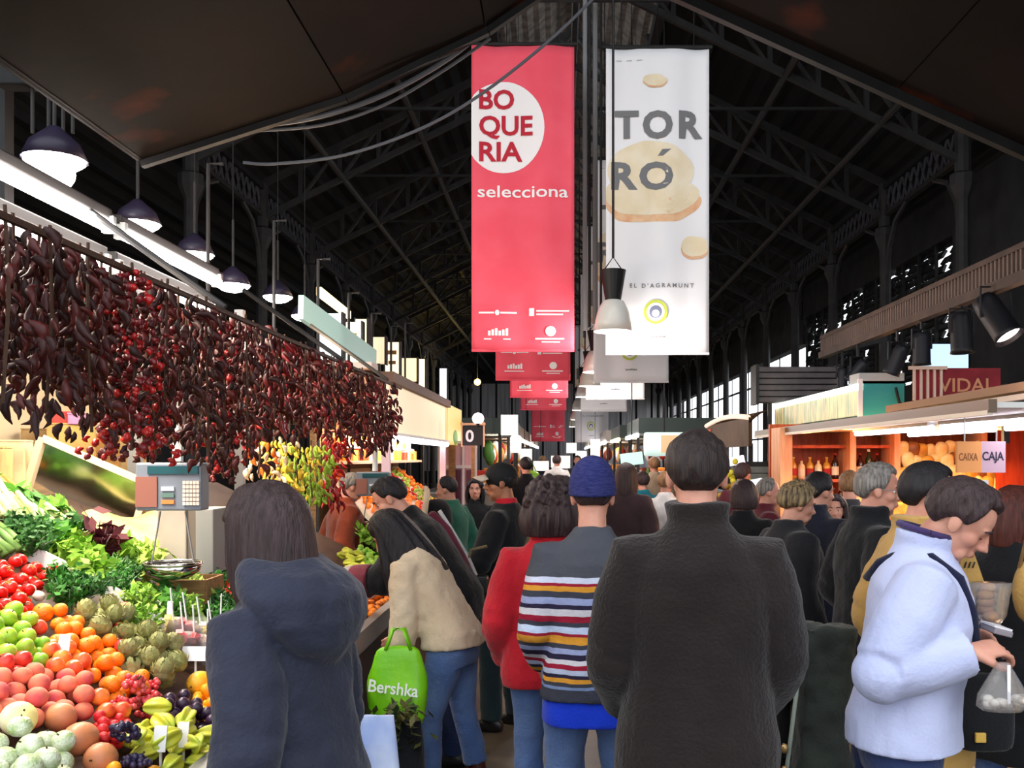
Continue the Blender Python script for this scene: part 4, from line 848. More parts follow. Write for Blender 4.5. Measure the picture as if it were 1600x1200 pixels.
FR = {
 'tomato': round_fruit('tomato', 0.0228, fm('tomato', (216, 36, 24), (190, 22, 18), .25), .85, .16, cal=True), 'orange': round_fruit('orange', 0.0255, fm('orange', (246, 140, 22), (238, 116, 14), .45, 20, .3), .97, .05, stem=True),
 'big_orange': round_fruit('orange', 0.0336, fm('orange2', (246, 134, 20), (236, 112, 14), .45, 20, .3), .97, .05), 'green_apple': round_fruit('green_apple', 0.0269, fm('green_apple', (166, 196, 60), (130, 174, 48), .35)),
 'lime': round_fruit('lime', 0.0208, fm('lime', (120, 180, 44), (150, 200, 60), .35), 1, .04, long=1.1), 'red_apple': round_fruit('red_apple', 0.0255, fm('red_apple', (196, 30, 36), (222, 84, 60), .3, 9)),
 'peach': round_fruit('peach', 0.0269, fm('peach', (226, 132, 96), (206, 78, 84), .75, 12), .95, .1, stem=False), 'nectarine': round_fruit('nectarine', 0.0255, fm('nectarine', (222, 60, 44), (246, 150, 60), .3, 10), .95, .1, stem=False),
 'pale_melon': round_fruit('melon', 0.0444, fm('melon', (238, 214, 120), (246, 236, 190), .5, 8), .95, .04), 'mango': round_fruit('mango', 0.0403, fm('mango', (206, 132, 84), (186, 110, 84), .45, 8), .8, .04, long=1.35),
 'yellow_mango': round_fruit('mango', .036, fm('yellow_mango', (246, 170, 40), (240, 196, 60), .4, 8), .8, .04, long=1.6), 'papaya': round_fruit('papaya', 0.0444, fm('papaya', (206, 130, 86), (184, 112, 76), .45, 8), .85, .04, long=1.55), 'white_apple': round_fruit('wrapped_apple', 0.0309, fm('wrap', (160, 180, 120), (214, 220, 196), .35, 30, .6)),
 'kumquat': round_fruit('loquat', 0.0188, fm('loquat', (248, 176, 30), (240, 150, 20), .4), 1, .03, long=1.2), 'plum': round_fruit('plum', 0.0195, fm('plum', (40, 24, 46), (66, 40, 66), .35), 1, .06), 'artichoke': artichoke(.036),
 'carambola': star(.031, fm('carambola', (214, 208, 66), (180, 196, 64), .35)), 'strawberry': round_fruit('strawberry', 0.0148, fm('strawberry', (206, 24, 36), (224, 50, 50), .4, 60, .4), 1, .03, cal=True, long=1.15, n=12),
 'black_grape': grapes(.039, 40, fm('black_grape', (34, 30, 54), (54, 46, 76), .3), 3), 'red_grape': grapes(.035, 34, fm('red_grape', (196, 40, 50), (214, 96, 96), .3), 5), 'pepper': round_fruit('red_pepper', 0.0282, fm('red_pepper', (206, 32, 24), (226, 60, 30), .25), 1, .22, long=1.15, lob=.12),
 'cherry_tomato': round_fruit('cherry_tomato', 0.0148, fm('cherry_tomato', (224, 46, 26), (206, 30, 22), .25), .95, .08, cal=True, n=12), 'onion': round_fruit('white_onion', 0.0228, fm('onion', (236, 226, 210), (222, 206, 190), .4), .88, .06)}
NM = {'yellow_mango': 'mango', 'big_orange': 'orange', 'pale_melon': 'melon', 'white_apple': 'wrapped_apple', 'black_grape': 'grape_bunch', 'red_grape': 'grape_bunch', 'pepper': 'red_pepper', 'onion': 'white_onion', 'kumquat': 'loquat'}
CT = {'yellow_mango': 'mango', 'big_orange': 'orange', 'green_apple': 'apple', 'red_apple': 'apple', 'pale_melon': 'melon', 'white_apple': 'apple', 'black_grape': 'grapes', 'red_grape': 'grapes', 'cherry_tomato': 'tomato', 'kumquat': 'loquat', 'carambola': 'star fruit', 'pepper': 'pepper'}
RAD = {'tomato': 0.0228, 'orange': 0.0255, 'big_orange': 0.0336, 'green_apple': 0.0269, 'lime': 0.0208, 'red_apple': 0.0255, 'peach': 0.0269, 'nectarine': 0.0255, 'pale_melon': 0.0444, 'mango': 0.0403, 'yellow_mango': .036, 'papaya': 0.0444, 'white_apple': 0.0309, 'kumquat': 0.0188, 'plum': 0.0195, 'artichoke': 0.0367, 'carambola': 0.0337, 'strawberry': 0.0148, 'black_grape': 0.0420, 'red_grape': 0.0383, 'pepper': 0.0296, 'cherry_tomato': 0.0148, 'onion': 0.0228}
PLACED = []
rf = random.Random(21)
def free(p, r):
    for q, s in PLACED:
        if abs(q.x-p.x) < .2 and abs(q.y-p.y) < .2 and (q-p).length < (r+s)*.86: return False
    return True
HEAPS = {}
def put(kind, p, label, group, flat=False):
    r = RAD[kind]; PLACED.append((p, r)); o = bpy.data.objects.new(NM.get(kind, kind), FR[kind]); COL.objects.link(o); o.location = p
    lying = kind in ('mango', 'yellow_mango', 'papaya', 'carambola')
    o.rotation_euler = (rad(rf.uniform(70, 100)), rf.uniform(-.3, .3), rf.uniform(0, 6.28)) if lying else (rf.uniform(-.7, .7), rf.uniform(-.7, .7)+.3, rf.uniform(0, 6.28))
    s = rf.uniform(.92, 1.08); o.scale = (s, s, s)
    if group: HEAPS.setdefault(group, []).append((o, kind))
    return tag(o, label, CT.get(kind, kind.replace('_', ' ')), group)
NORM = V((SS, 0, 1)).normalized()
def one(kind, px, py, label, lift=1.0):
    r = RAD[kind]; p = deck(px, py+12+r*300); return put(kind, p+NORM*r*lift, label, None)
def inpoly(x, y, pl):
    c = False; j = len(pl)-1
    for i in range(len(pl)):
        if (pl[i][1] > y) != (pl[j][1] > y) and x < (pl[j][0]-pl[i][0])*(y-pl[i][1])/(pl[j][1]-pl[i][1])+pl[i][0]: c = not c
        j = i
    return c
def heap(kinds, poly, label, group, layers=2, tries=500, mx=80):
    xs = [p[0] for p in poly]; ys = [p[1] for p in poly]; cnt = 0
    for L in range(layers):
        for _ in range(tries):
            if cnt >= mx: return
            k = rf.choice(kinds); r = RAD[k]; px = rf.uniform(min(xs), max(xs)); py = rf.uniform(min(ys), max(ys))
            if not inpoly(px, py, poly): continue
            p = deck(px, py+30)+NORM*r*(1+L*1.25)
            if not free(p, r): continue
            lb = label[k] if isinstance(label, dict) else label; put(k, p, lb, group[k] if isinstance(group, dict) else group); cnt += 1
H1 = lambda k, poly, label, group, **kw: heap([k], poly, label, group, **kw)
# single pieces that can be pointed at
one('big_orange', 60, 950, 'largest orange, at the top of the citrus heap'); one('pale_melon', 17, 1122, 'pale yellow melon at the near end of the stall')
one('papaya', 112, 1156, 'largest brown papaya lying in front of the peaches', 1.1); one('mango', 84, 1118, 'brown mango standing behind the largest papaya'); one('mango', 146, 1184, 'brown mango in front of the largest papaya')
one('nectarine', 160, 1066, 'red and yellow nectarine on top of the oranges', 1.4); one('peach', 92, 1058, 'big two tone peach at the top of the peach heap', 1.6); one('red_apple', 53, 974, 'red apple under the largest orange', 1.2)
one('green_apple', 20, 980, 'biggest green apple left of the red apple', 1.2); one('strawberry', 160, 1122, 'large cut strawberry beside the papaya', 1.3); one('yellow_mango', 302, 1062, 'long yellow mango beside the dark plums', 1.2)
H1('tomato', [(-30, 868), (14, 866), (38, 920), (40, 940), (-30, 945)], 'ripe red tomato in the near tomato heap', 'tomatoes in the near heap', layers=2)
H1('green_apple', [(-30, 945), (26, 940), (38, 975), (42, 1000), (-30, 1040)], 'green apple in the near heap below the tomatoes', 'green apples in the near heap', layers=2)
H1('lime', [(32, 985), (58, 985), (58, 1025), (30, 1025)], 'small green lime between the apples and oranges', 'limes by the oranges')
H1('orange', [(78, 945), (105, 950), (125, 985), (160, 995), (175, 1030), (210, 1050), (205, 1080), (170, 1075), (110, 1010), (84, 1000)], 'orange in the heap running down the middle of the display', 'oranges in the middle heap', layers=2, mx=80)
H1('red_apple', [(-20, 1005), (22, 1008), (28, 1035), (-20, 1040)], 'dark red apple at the near edge of the peach heap', 'red apples by the peaches', layers=2)
H1('nectarine', [(64, 985), (100, 1000), (120, 1035), (118, 1062), (100, 1050), (52, 1028)], 'red and yellow nectarine beside the oranges', 'nectarines beside the oranges', layers=2)
H1('peach', [(-20, 1042), (60, 1032), (118, 1060), (126, 1100), (90, 1102), (55, 1112), (-20, 1105)], 'pink peach in the heap above the melon', 'peaches above the melon', layers=2, mx=60)
H1('artichoke', [(112, 958), (170, 942), (205, 978), (262, 1010), (262, 1040), (235, 1066), (205, 1062), (180, 1030), (120, 985)], 'greenish brown artichoke in the heap behind the oranges', 'artichokes behind the oranges', layers=2, mx=60)
H1('red_apple', [(176, 985), (205, 985), (220, 1012), (180, 1020)], 'red apple among the artichokes', 'red apples among the artichokes')
H1('red_grape', [(196, 1060), (262, 1045), (250, 1075), (215, 1105), (180, 1095)], 'wrapped bunch of pinkish red grapes beside the artichokes', 'red grape bunches')
H1('nectarine', [(140, 1085), (185, 1085), (190, 1110), (150, 1110)], 'red nectarine behind the cut strawberry', 'nectarines behind the strawberry')
H1('strawberry', [(140, 1105), (190, 1110), (180, 1150), (145, 1150)], 'strawberry in the heap beside the papaya', 'strawberries beside the papaya', layers=3)
H1('carambola', [(190, 1110), (240, 1105), (290, 1140), (335, 1165), (300, 1200), (240, 1180), (190, 1160)], 'ribbed yellow green star fruit', 'star fruit heap', layers=2, mx=30)
H1('black_grape', [(160, 1150), (212, 1165), (205, 1190), (165, 1182)], 'bunch of black grapes below the star fruit', 'black grapes below the star fruit')
H1('plum', [(240, 1085), (268, 1080), (310, 1110), (335, 1140), (325, 1150), (280, 1135), (248, 1110)], 'dark purple plum in the heap beside the loquats', 'dark plums', layers=3)
H1('kumquat', [(300, 1068), (345, 1060), (345, 1130), (310, 1110)], 'orange yellow loquat in the heap beside the dark plums', 'loquats beside the plums', layers=3, mx=30)
H1('strawberry', [(296, 1160), (345, 1140), (350, 1210), (292, 1210)], 'strawberry in the near corner beside the navy jacket', 'strawberries by the navy jacket', layers=3, mx=50)
H1('kumquat', [(160, 1188), (240, 1185), (245, 1215), (160, 1215)], 'loquat along the bottom of the star fruit', 'loquats below the star fruit', layers=2)
H1('white_apple', [(-20, 1135), (60, 1140), (110, 1175), (100, 1215), (-20, 1215)], 'pale apple wrapped in clear film at the near corner', 'wrapped pale apples', layers=2)
H1('cherry_tomato', [(68, 868), (82, 868), (120, 905), (112, 910)], 'cherry tomato in the row beside the lettuce', 'cherry tomatoes beside the lettuce', layers=2)
H1('tomato', [(18, 862), (40, 868), (62, 890), (50, 898)], 'small tomato on the white tray row', 'tomatoes behind the white tray')
H1('onion', [(18, 880), (30, 880), (64, 912), (56, 918)], 'white onion in the long white tray', 'white onions', layers=1)
H1('onion', [(108, 905), (130, 905), (176, 945), (160, 950)], 'white bulb onion in the tray beside the dill', 'bulb onions beside the dill', layers=2)
H1('red_apple', [(176, 940), (195, 945), (200, 962), (180, 960)], 'red fruit at the end of the bulb onions', 'red fruit by the onions')
H1('cherry_tomato', [(222, 1010), (255, 1015), (250, 1040), (228, 1035)], 'small red fruit in the punnet beside the cups', 'red fruit beside the cups', layers=2)
H1('pepper', [(336, 800), (362, 800), (385, 900), (385, 960), (352, 930), (338, 860)], 'glossy red pepper heaped behind the navy jacket', 'red peppers behind the navy jacket', layers=4, mx=60)
H1('orange', [(330, 790), (352, 790), (356, 840), (334, 845)], 'orange beside the grey pillar', 'oranges beside the grey pillar', layers=3)
# fruit cups with forks
m_cup = mat('cup_plastic', (236, 230, 232), .2, trans=.6, alpha=.55); m_fork = mat('fork_white', (246, 244, 244), .4)
for i, (px, py) in enumerate(((268, 1000), (290, 1006), (312, 1012), (330, 1018), (300, 1028), (322, 1034), (340, 1004), (284, 1024))):
    p = deck(px, py+8); t = thing('fruit_cup', ['pale pink', 'cream', 'pale yellow'][(i+1) % 3]+' fruit cup with a white fork, '+['back left', 'second at the back', 'third at the back', 'rightmost at the back', 'front left', 'front right', 'beside the navy jacket', 'front left corner'][i]+' of the cups', 'cup', p+V((0, 0, .01)), 0, 'cups of cut fruit')
    MB().lathe([(.028, 0), (.04, .085), (.043, .088), (.038, .085), (.026, .004)], 14).build('cup', m_cup, t, smooth=True)
    c = [(240, 226, 130), (236, 120, 120), (246, 220, 200)][i % 3]; 
    for k in range(7): MB().box((rf.uniform(-.02, .02), rf.uniform(-.02, .02), .03+.01*k), (.024, .022, .02), M.Rotation(rf.uniform(0, 3), 3, 'Z') @ M.Rotation(.5, 3, 'X')).build('fruit_piece', mat('cutfruit_%d' % (i % 3), c, .4), t)
    MB().bar((.01, 0, .05), (rf.uniform(-.02, .02), 0, .2), .008, .003).build('fork', m_fork, t)
# price cards on sticks
for i, (px, py, w, lab) in enumerate(((305, 1046, .09, 'white price card above the yellow mango'), (100, 1040, .034, 'small grey price card in the peach heap'), (250, 1190, .035, 'narrow white price stick below the star fruit'), (286, 1182, .03, 'narrow white price stick beside the strawberries'), (238, 992, .06, 'white price card beside the parsley'), (265, 975, .02, 'tall white plastic stick in front of the parsley'))):
    p = deck(px, py+16); t = thing('price_card', lab, 'card', p); h = .05 if w > .035 else .07
    MB().box((0, 0, .09), (w, .004, h), M.Rotation(-.25, 3, 'X')).build('card', m_tag, t); MB().bar((0, .004, 0), (0, .004, .1), .006).build('stick', m_fork, t)
# dividers and trays
for i, (a, b) in enumerate((((0, 852), (196, 952)), ((200, 962), (262, 1000)), ((150, 905), (190, 930)))):
    p, q_ = deck(*a), deck(*b); tag(MB().bar(p+V((0, 0, .03)), q_+V((0, 0, .03)), .02, .06).build('tray_edge', m_whitep), ['long white tray edge running down the slope past the onions', 'short white tray edge beside the parsley', 'white tray edge beside the dill'][i], 'tray')
# greens
def leafbunch(nm, label, pos, tilt, n, L, c1, c2, stalk=None, seed=0, leaf=.03, frilly=1, spread=.5, cat='greens', grp=None):
    q = random.Random(seed); t = thing(nm, label, cat, pos, 0, grp); t.rotation_euler = tilt
    mb = MB(); sb = MB()
    for i in range(n):
        a = q.uniform(0, 6.28); rr_ = q.uniform(0, 1)**.5*spread; d = V((math.cos(a)*rr_, math.sin(a)*rr_, 1)).normalized(); Lq = L*q.uniform(.65, 1)
        if stalk and i % 2 == 0: sb.tube([V((math.cos(a)*.02*q.random(), math.sin(a)*.02*q.random(), 0)), d*Lq*.5+V((0, 0, .01)), d*Lq], [stalk, stalk*.8, stalk*.3], 5)
        for k in range(frilly):
            u = q.uniform(.4, 1.02); c = d*Lq*u+V((q.gauss(0, leaf*.5), q.gauss(0, leaf*.5), q.gauss(0, leaf*.5))); e1 = V((q.gauss(0, 1), q.gauss(0, 1), q.gauss(0, 1))).normalized(); e2 = e1.cross(V((q.gauss(0, 1), q.gauss(0, 1), q.gauss(0, 1)))).normalized(); s = leaf*q.uniform(.6, 1.2)
            mb.add([c-e1*s, c+e2*s*.45-e1*s*.2, c+e1*s, c-e2*s*.45-e1*s*.1], [(0, 1, 2), (0, 2, 3)])
    mb.build('leaves', mat('leaf_%d_%d' % c1[:2], c1, .6, c2, 25), t, kind='stuff', fix=False)
    if stalk: sb.build('stalks', mat('stalk_%d_%d' % c1[:2], tuple(min(255, int(v*.5+110)) for v in c1), .5), t, kind='stuff', fix=False)
    return t
GR = [((84, 146, 40), (58, 116, 30)), ((116, 166, 48), (150, 186, 70)), ((58, 122, 36), (40, 92, 30)), ((150, 184, 70), (190, 206, 110)), ((44, 90, 40), (62, 112, 46))]
gl = [('parsley_bunch', 'bunch of dark green parsley below the scale pan', 222, 985, 1), ('parsley_bunch', 'bunch of parsley in front of the scale pan', 258, 965, 0), ('parsley_bunch', 'bunch of parsley left of the scale pan', 212, 955, 1), ('dill_bunch', 'feathery dill bunch behind the bulb onions', 180, 925, 2), ('dill_bunch', 'feathery dill bunch nearest the yellow lettuce', 200, 905, 2), ('dill_bunch', 'feathery dill bunch left of the pan', 168, 905, 0),
      ('lettuce', 'pale green curly lettuce behind the dill', 218, 880, 3), ('lettuce', 'pale green lettuce under the yellow sheet', 190, 872, 1), ('lettuce', 'yellow green lettuce beside the pan', 232, 890, 3), ('lettuce', 'bright green lettuce left of the dark red leaf', 128, 885, 1), ('lettuce', 'bright green lettuce beside the cherry tomatoes', 142, 905, 1), ('lettuce', 'green lettuce behind the cherry tomatoes', 112, 868, 1),
      ('endive', 'bright green endive behind the tomatoes', 88, 852, 0), ('endive', 'green endive in the middle of the upper row', 105, 842, 4), ('kale_bunch', 'dark green kale at the near upper row', 22, 838, 4), ('kale_bunch', 'dark green kale behind the tomatoes', 52, 850, 4), ('kale_bunch', 'dark kale beside the white tray', 40, 862, 4), ('chard_bunch', 'dark green chard beside the grey pillar', 335, 925, 2), ('chard_bunch', 'dark green chard behind the navy jacket', 348, 955, 4), ('chard_bunch', 'dark green chard nearest the fruit cups', 330, 975, 2), ('parsley_bunch', 'bunch of parsley behind the fruit cups', 290, 965, 1), ('lettuce', 'pale yellow endive in the wooden box by the pan', 300, 935, 3), ('herb_bunch', 'thin green herbs behind the artichokes', 90, 925, 2), ('herb_bunch', 'thin green herbs beside the largest orange', 108, 945, 2), ('herb_bunch', 'thin green herbs above the artichokes', 130, 938, 4)]
for i, (nm, lab, px, py, g) in enumerate(gl):
    p = deck(px, py+10); let = nm in ('lettuce', 'endive')
    leafbunch(nm, lab, p+V((0, 0, .0)), (rf.uniform(.1, .5), rf.uniform(.1, .5), 0), 60 if let else 90, .12 if let else .135, *GR[g], None if let else .004, i, .032 if let else (.012 if nm == 'dill_bunch' else .019), 5, .95 if let else .6)
def stalks(nm, label, px, py, n, L, c1, c2, dirv, w=.012, seed=0, leafc=None):
    q = random.Random(seed); p = deck(px, py); t = thing(nm, label, 'vegetable', p); d = V(dirv).normalized(); sd = d.cross(V((0, 0, 1))).normalized()
    for i in range(n):
        b = sd*(i-(n-1)/2)*w*2.1+V((0, 0, w+q.uniform(0, .03))); e = b+d*L*q.uniform(.8, 1.15)+V((q.gauss(0, .03), q.gauss(0, .04), q.uniform(0, .07)))
        MB().tube([b, b*.5+e*.5+V((0, 0, .01)), e], [w*1.25, w, w*.8], 8).build('stalk', ramp_m(nm, c1, c2), t, smooth=True)
    if leafc:
        mb = MB()
        for i in range(n*8):
            b = d*L*q.uniform(.9, 1.35)+sd*q.gauss(0, w*n*.6)+V((0, 0, q.uniform(0, .09))); e = (d+V((q.gauss(0, .5), q.gauss(0, .5), q.gauss(0, .5)))).normalized(); f = e.cross(V((q.gauss(0, 1), q.gauss(0, 1), 1))).normalized(); s = .045
            mb.add([b-e*s, b+f*s*.4, b+e*s, b-f*s*.4], [(0, 1, 2), (0, 2, 3)])
        mb.build('leaves', mat('veg_leaf_%d_%d' % leafc[:2], leafc, .6), t, kind='stuff', fix=False)
def ramp_m(nm, c1, c2): return mat('stalk_'+nm, c1, .5, c2, 9)
for i, (nm, lab, px, py, c1, c2, lf) in enumerate((('leek_bunch', 'bunch of pale leeks at the near upper end', 20, 800, (226, 222, 180), (170, 190, 110), (70, 120, 50)), ('celery', 'pale celery leaning right of the leeks', 62, 815, (206, 210, 150), (160, 186, 96), (90, 150, 50)), ('leek_bunch', 'bunch of leeks in the middle of the upper row', 95, 830, (220, 214, 170), (178, 190, 116), (70, 120, 50)), ('carrot_bunch', 'bunch of orange carrots under the mirror corner', 30, 785, (226, 140, 70), (206, 120, 50), None), ('celery', 'green celery under the mirror', 120, 838, (170, 190, 96), (206, 206, 140), (110, 160, 50)), ('spring_onions', 'bunch of spring onions at the wooden box', 316, 985, (236, 232, 210), (150, 180, 90), (70, 130, 50)), ('asparagus_bunch', 'green asparagus behind the near tomatoes', 14, 862, (90, 130, 60), (120, 150, 80), None), ('leek_bunch', 'bunch of leeks left of the dark red leaf', 132, 850, (214, 206, 150), (180, 190, 110), (90, 140, 50)))):
    stalks(nm, lab, px, py+14, 6, .2, c1, c2, (-.75, .35, .42), .013, i, lf)
leafbunch('red_chard', 'dark red chard leaf bunch behind the lettuce', deck(150, 880), (.3, .5, 0), 26, .2, (92, 26, 34), (70, 20, 28), .006, 77, .05, 3, .4)
a, b, c = deck(128, 822)+V((0, 0, .06)), deck(256, 826)+V((0, 0, .07)), deck(150, 868)+V((0, 0, .03))
def sheetf(u, v): return a+(b-a)*u+(c-a)*v+V((0, -.03*math.sin(u*7+v*3), .02*math.sin(u*9)))
tag(MB().grid(16, 8, sheetf).build('packing_sheet', mat('gold_sheet', (176, 148, 50), .45, (196, 178, 110), 5), smooth=True, solid=.006), 'crumpled yellow packing sheet under the mirror', 'sheet')
p = deck(298, 942); t = thing('wooden_box', 'small pale wooden box behind the fruit cups', 'box', p+V((0, 0, .05)))
for s in (-1, 1): MB().box((0, s*.1, .0), (.2, .012, .12)).build('side', wood, t); MB().box((s*.1, 0, .0), (.012, .2, .12)).build('end', wood, t)
MB().box((0, 0, -.055), (.2, .2, .01)).build('base', wood, t)
# ================================================================ left row beyond the first stall
ORD = ['first', 'second', 'third', 'fourth', 'fifth', 'sixth', 'seventh', 'eighth', 'ninth', 'tenth', 'eleventh', 'twelfth', 'thirteenth', 'fourteenth', 'fifteenth', 'sixteenth', 'seventeenth', 'eighteenth', 'nineteenth', 'twentieth']
ch_mats += [mat('pepper_yellow', (214, 190, 60), .35, (196, 160, 50), 10), mat('pepper_green', (120, 156, 40), .35, (150, 176, 60), 10), mat('garlic', (232, 214, 180), .5, (220, 190, 150), 10), mat('orange_bits', (236, 130, 40), .4, (222, 100, 30), 10)]
for k in (0, 2):
    for m in (4, 5, 6, 7): CHM[(k, m)] = [chilli_mesh(k, m, k*31+m*7+q) for q in range(3)]
t = thing('string_rail', 'thin steel rail carrying the yellow and green pepper strings', 'rail', (-1.62, 5.3, 1.86)); MB().tube([(0, -1.3, 0), (0, 1.6, 0)], .012, 6).build('rail', steel, t)
for y in (-1.3, 1.6): MB().tube([(0, y, 0), (-.68, y, .3)], .01, 6).build('bracket', steel, t)
for i, (px, zt, zb, pal, lab) in enumerate(((404, 690, 745, [6, 7, 6], 'string of cream garlic left of the yellow peppers'), (428, 680, 768, [4, 4, 6], 'string of yellow peppers'), (448, 690, 770, [4, 5, 4], 'string of yellow green peppers beside the yellow ones'), (466, 690, 775, [5, 4, 5], 'string of olive green peppers in the middle'), (486, 695, 785, [5, 5, 4], 'string of green peppers right of the olive ones'), (503, 695, 790, [5, 5, 5], 'string of bright green peppers beside the red string'), (519, 680, 795, [3, 3, 1], 'long string of bright red peppers above the vendor'), (530, 672, 720, [3, 1, 3], 'short string of bright red peppers right of the long one'), (392, 650, 690, [3, 3, 1], 'short bright red chilli string above the garlic'))):
    y = F*-1.62/(px-CX); ristra(lab, -1.62, y, PZ(zt, y), PZ(zb, y), 2 if pal[0] != 3 else 0, pal, .085, y < 5.2)
# produce further along the first stall (seen between the people)
for k, poly, lab, grp in (('orange', [(560, 930), (612, 925), (640, 985), (590, 985)], 'orange in the heap beside the grey sleeve', 'oranges by the grey sleeve'), ('carambola', [(520, 850), (560, 870), (600, 930), (560, 935)], 'yellow pepper along the counter in front of the vendor', 'yellow peppers before the vendor'),
    ('lime', [(545, 840), (600, 850), (612, 880), (570, 890)], 'green fruit in the heap before the vendor', 'green fruit before the vendor'), ('green_apple', [(560, 860), (600, 870), (610, 905), (570, 905)], 'green apple beside the bending man sleeve', 'green apples by the bending man'), ('peach', [(545, 890), (600, 905), (600, 930), (560, 925)], 'pale pink fruit in a tray on the counter', 'pink fruit on the counter')):
    cnt = 0
    for _ in range(400):
        px = rf.uniform(min(a[0] for a in poly), max(a[0] for a in poly)); py = rf.uniform(min(a[1] for a in poly), max(a[1] for a in poly))
        if not inpoly(px, py, poly): continue
        p = deck(px, py+6); r = RAD[k]
        if p.y > 7 or p.x > -1.03 or cnt > 24: continue
        p = p+NORM*r
        if free(p, r): put(k, p, lab, grp); cnt += 1
c2 = dup(sc, P(584, 756, 7.6), 0, 'smaller distant hanging scale with display panel behind the vendor'); 
leafbunch('lettuce', 'pale green lettuce on the counter in front of the vendor', deck(580, 858)+V((0, 0, .02)), (.2, .2, 0), 60, .17, *GR[1], None, 90, .038, 5, .95)
leafbunch('parsley_bunch', 'dark green bunch at the bending man elbow', deck(600, 880)+V((0, 0, .02)), (.2, .2, 0), 60, .17, *GR[0], .004, 91, .028, 5, .7)
# second stall: white lit fascia, tube and fruit slope
def emat(name, c, e): return mat(name, c, .5, emit=e)
s2 = thing('fruit_stall', 'second fruit stall with white lit fascia and sloping orange fruit', 'stall', (-2.4, 11.8, 0)); O2 = V((2.4, -11.8, 0))
def B2(c, d, nm, m, rot=None, **k): return MB().box(V(c)+O2, d, rot).build(nm, m, s2, **k)
B2((-1.72, 11.8, 2.14), (.08, 4.8, .5), 'lit_fascia', ramp_mat('fascia_lit', [(0, (255, 236, 190)), (.45, (255, 250, 236)), (.62, (255, 255, 250)), (1, (250, 226, 190))], 2, -.25, .28, .6, 0, False, 0, .3))
B2((-1.72, 11.8, 2.44), (.2, 4.9, .1), 'roof_edge', mat('roof_edge', (110, 84, 70), .7)); B2((-2.7, 11.8, 2.46), (1.9, 4.9, .05), 'roof_board', wood_d)
B2((-2.42, 11.8, 1.2), (.06, 4.8, 2.4), 'back_panel', wood); B2((-1.6, 11.8, .4), (.06, 4.8, .8), 'front_panel', wood_d)
for y in (9.5, 14.1): B2((-1.72, y, 1.2), (.08, .08, 2.4), 'post', mat('pink_post', (226, 190, 196), .5))
MB().prism([V((-1.6, 9.5, .82))+O2, V((-2.38, 9.5, 1.52))+O2, V((-2.38, 9.5, 1.46))+O2, V((-1.6, 9.5, .76))+O2], (0, 4.6, 0)).build('display_board', m_cream, s2)
B2((-2.2, 11.8, 1.6), (.34, 4.6, .03), 'shelf', mat('shelf_cream', (236, 206, 160), .6)); B2((-2.26, 11.8, 1.76), (.24, 4.6, .02), 'shelf', m_whitep)
t = thing('fluorescent_light', 'pinkish white fluorescent tube under the second stall fascia', 'lamp', (-1.66, 11.8, 1.84)); MB().tube([(0, -2.3, 0), (0, 2.3, 0)], .03, 10).build('tube', emat('pink_tube', (255, 226, 250), 9), t, smooth=True); MB().box((0, 0, .045), (.07, 4.6, .03)).build('batten', m_whitep, t)
lamp('tube_glow', 'AREA', (-.5, 0, -.0), 90, (255, 226, 190), .2, t, 4.4, (0, rad(35), 0)); lamp('stall_glow', 'POINT', (-2.5, 11.8, 2.3), 30, (255, 214, 160), .2)
for i in range(620):
    y = rf.uniform(9.6, 14); x = rf.uniform(-2.3, -1.63); k = ['orange', 'orange', 'nectarine', 'kumquat', 'big_orange', 'tomato', 'green_apple'][int((y-9.6)*1.7+rf.random()) % 7]; r = RAD[k]; p = V((x, y, .83+(-1.6-x)*.9+r*1.1))
    if free(p, r): put(k, p, {'orange': 'orange on the second stall slope', 'nectarine': 'red nectarine on the second stall slope', 'kumquat': 'yellow loquat on the second stall slope', 'big_orange': 'large orange on the second stall slope', 'tomato': 'tomato on the second stall slope', 'green_apple': 'green apple on the second stall slope'}[k], k.replace('_', ' ')+' heap on the second stall')
for i in range(34):
    y = 9.6+i*.132; c = [(240, 150, 40), (236, 96, 40), (250, 210, 90), (240, 236, 226), (206, 60, 40)][i % 5]; lv2 = i % 2; w = rf.uniform(.09, .13); h = rf.uniform(.07, .12)
    t = thing('fruit_carton', '%s carton on the %s shelf of the second stall, %s from the near end' % (['orange', 'red orange', 'yellow', 'white', 'red'][i % 5], ['lower', 'upper'][lv2], (ORD+['twenty-first', 'twenty-second', 'twenty-third', 'twenty-fourth', 'twenty-fifth', 'twenty-sixth', 'twenty-seventh', 'twenty-eighth', 'twenty-ninth', 'thirtieth', 'thirty-first', 'thirty-second', 'thirty-third', 'thirty-fourth'])[i]), 'carton', ((-2.14, -2.24)[lv2], y, (1.617, 1.772)[lv2]), rf.uniform(-.2, .2), 'cartons on the second stall shelves')
    MB().box((0, 0, h/2), (.12, w, h)).build('body', mat('fcarton_%d' % (i % 5), c, .6), t); MB().box((0, 0, h+.006), (.125, w*1.03, .012)).build('lid', mat('fcarton_%d' % (i % 5), c, .6), t)
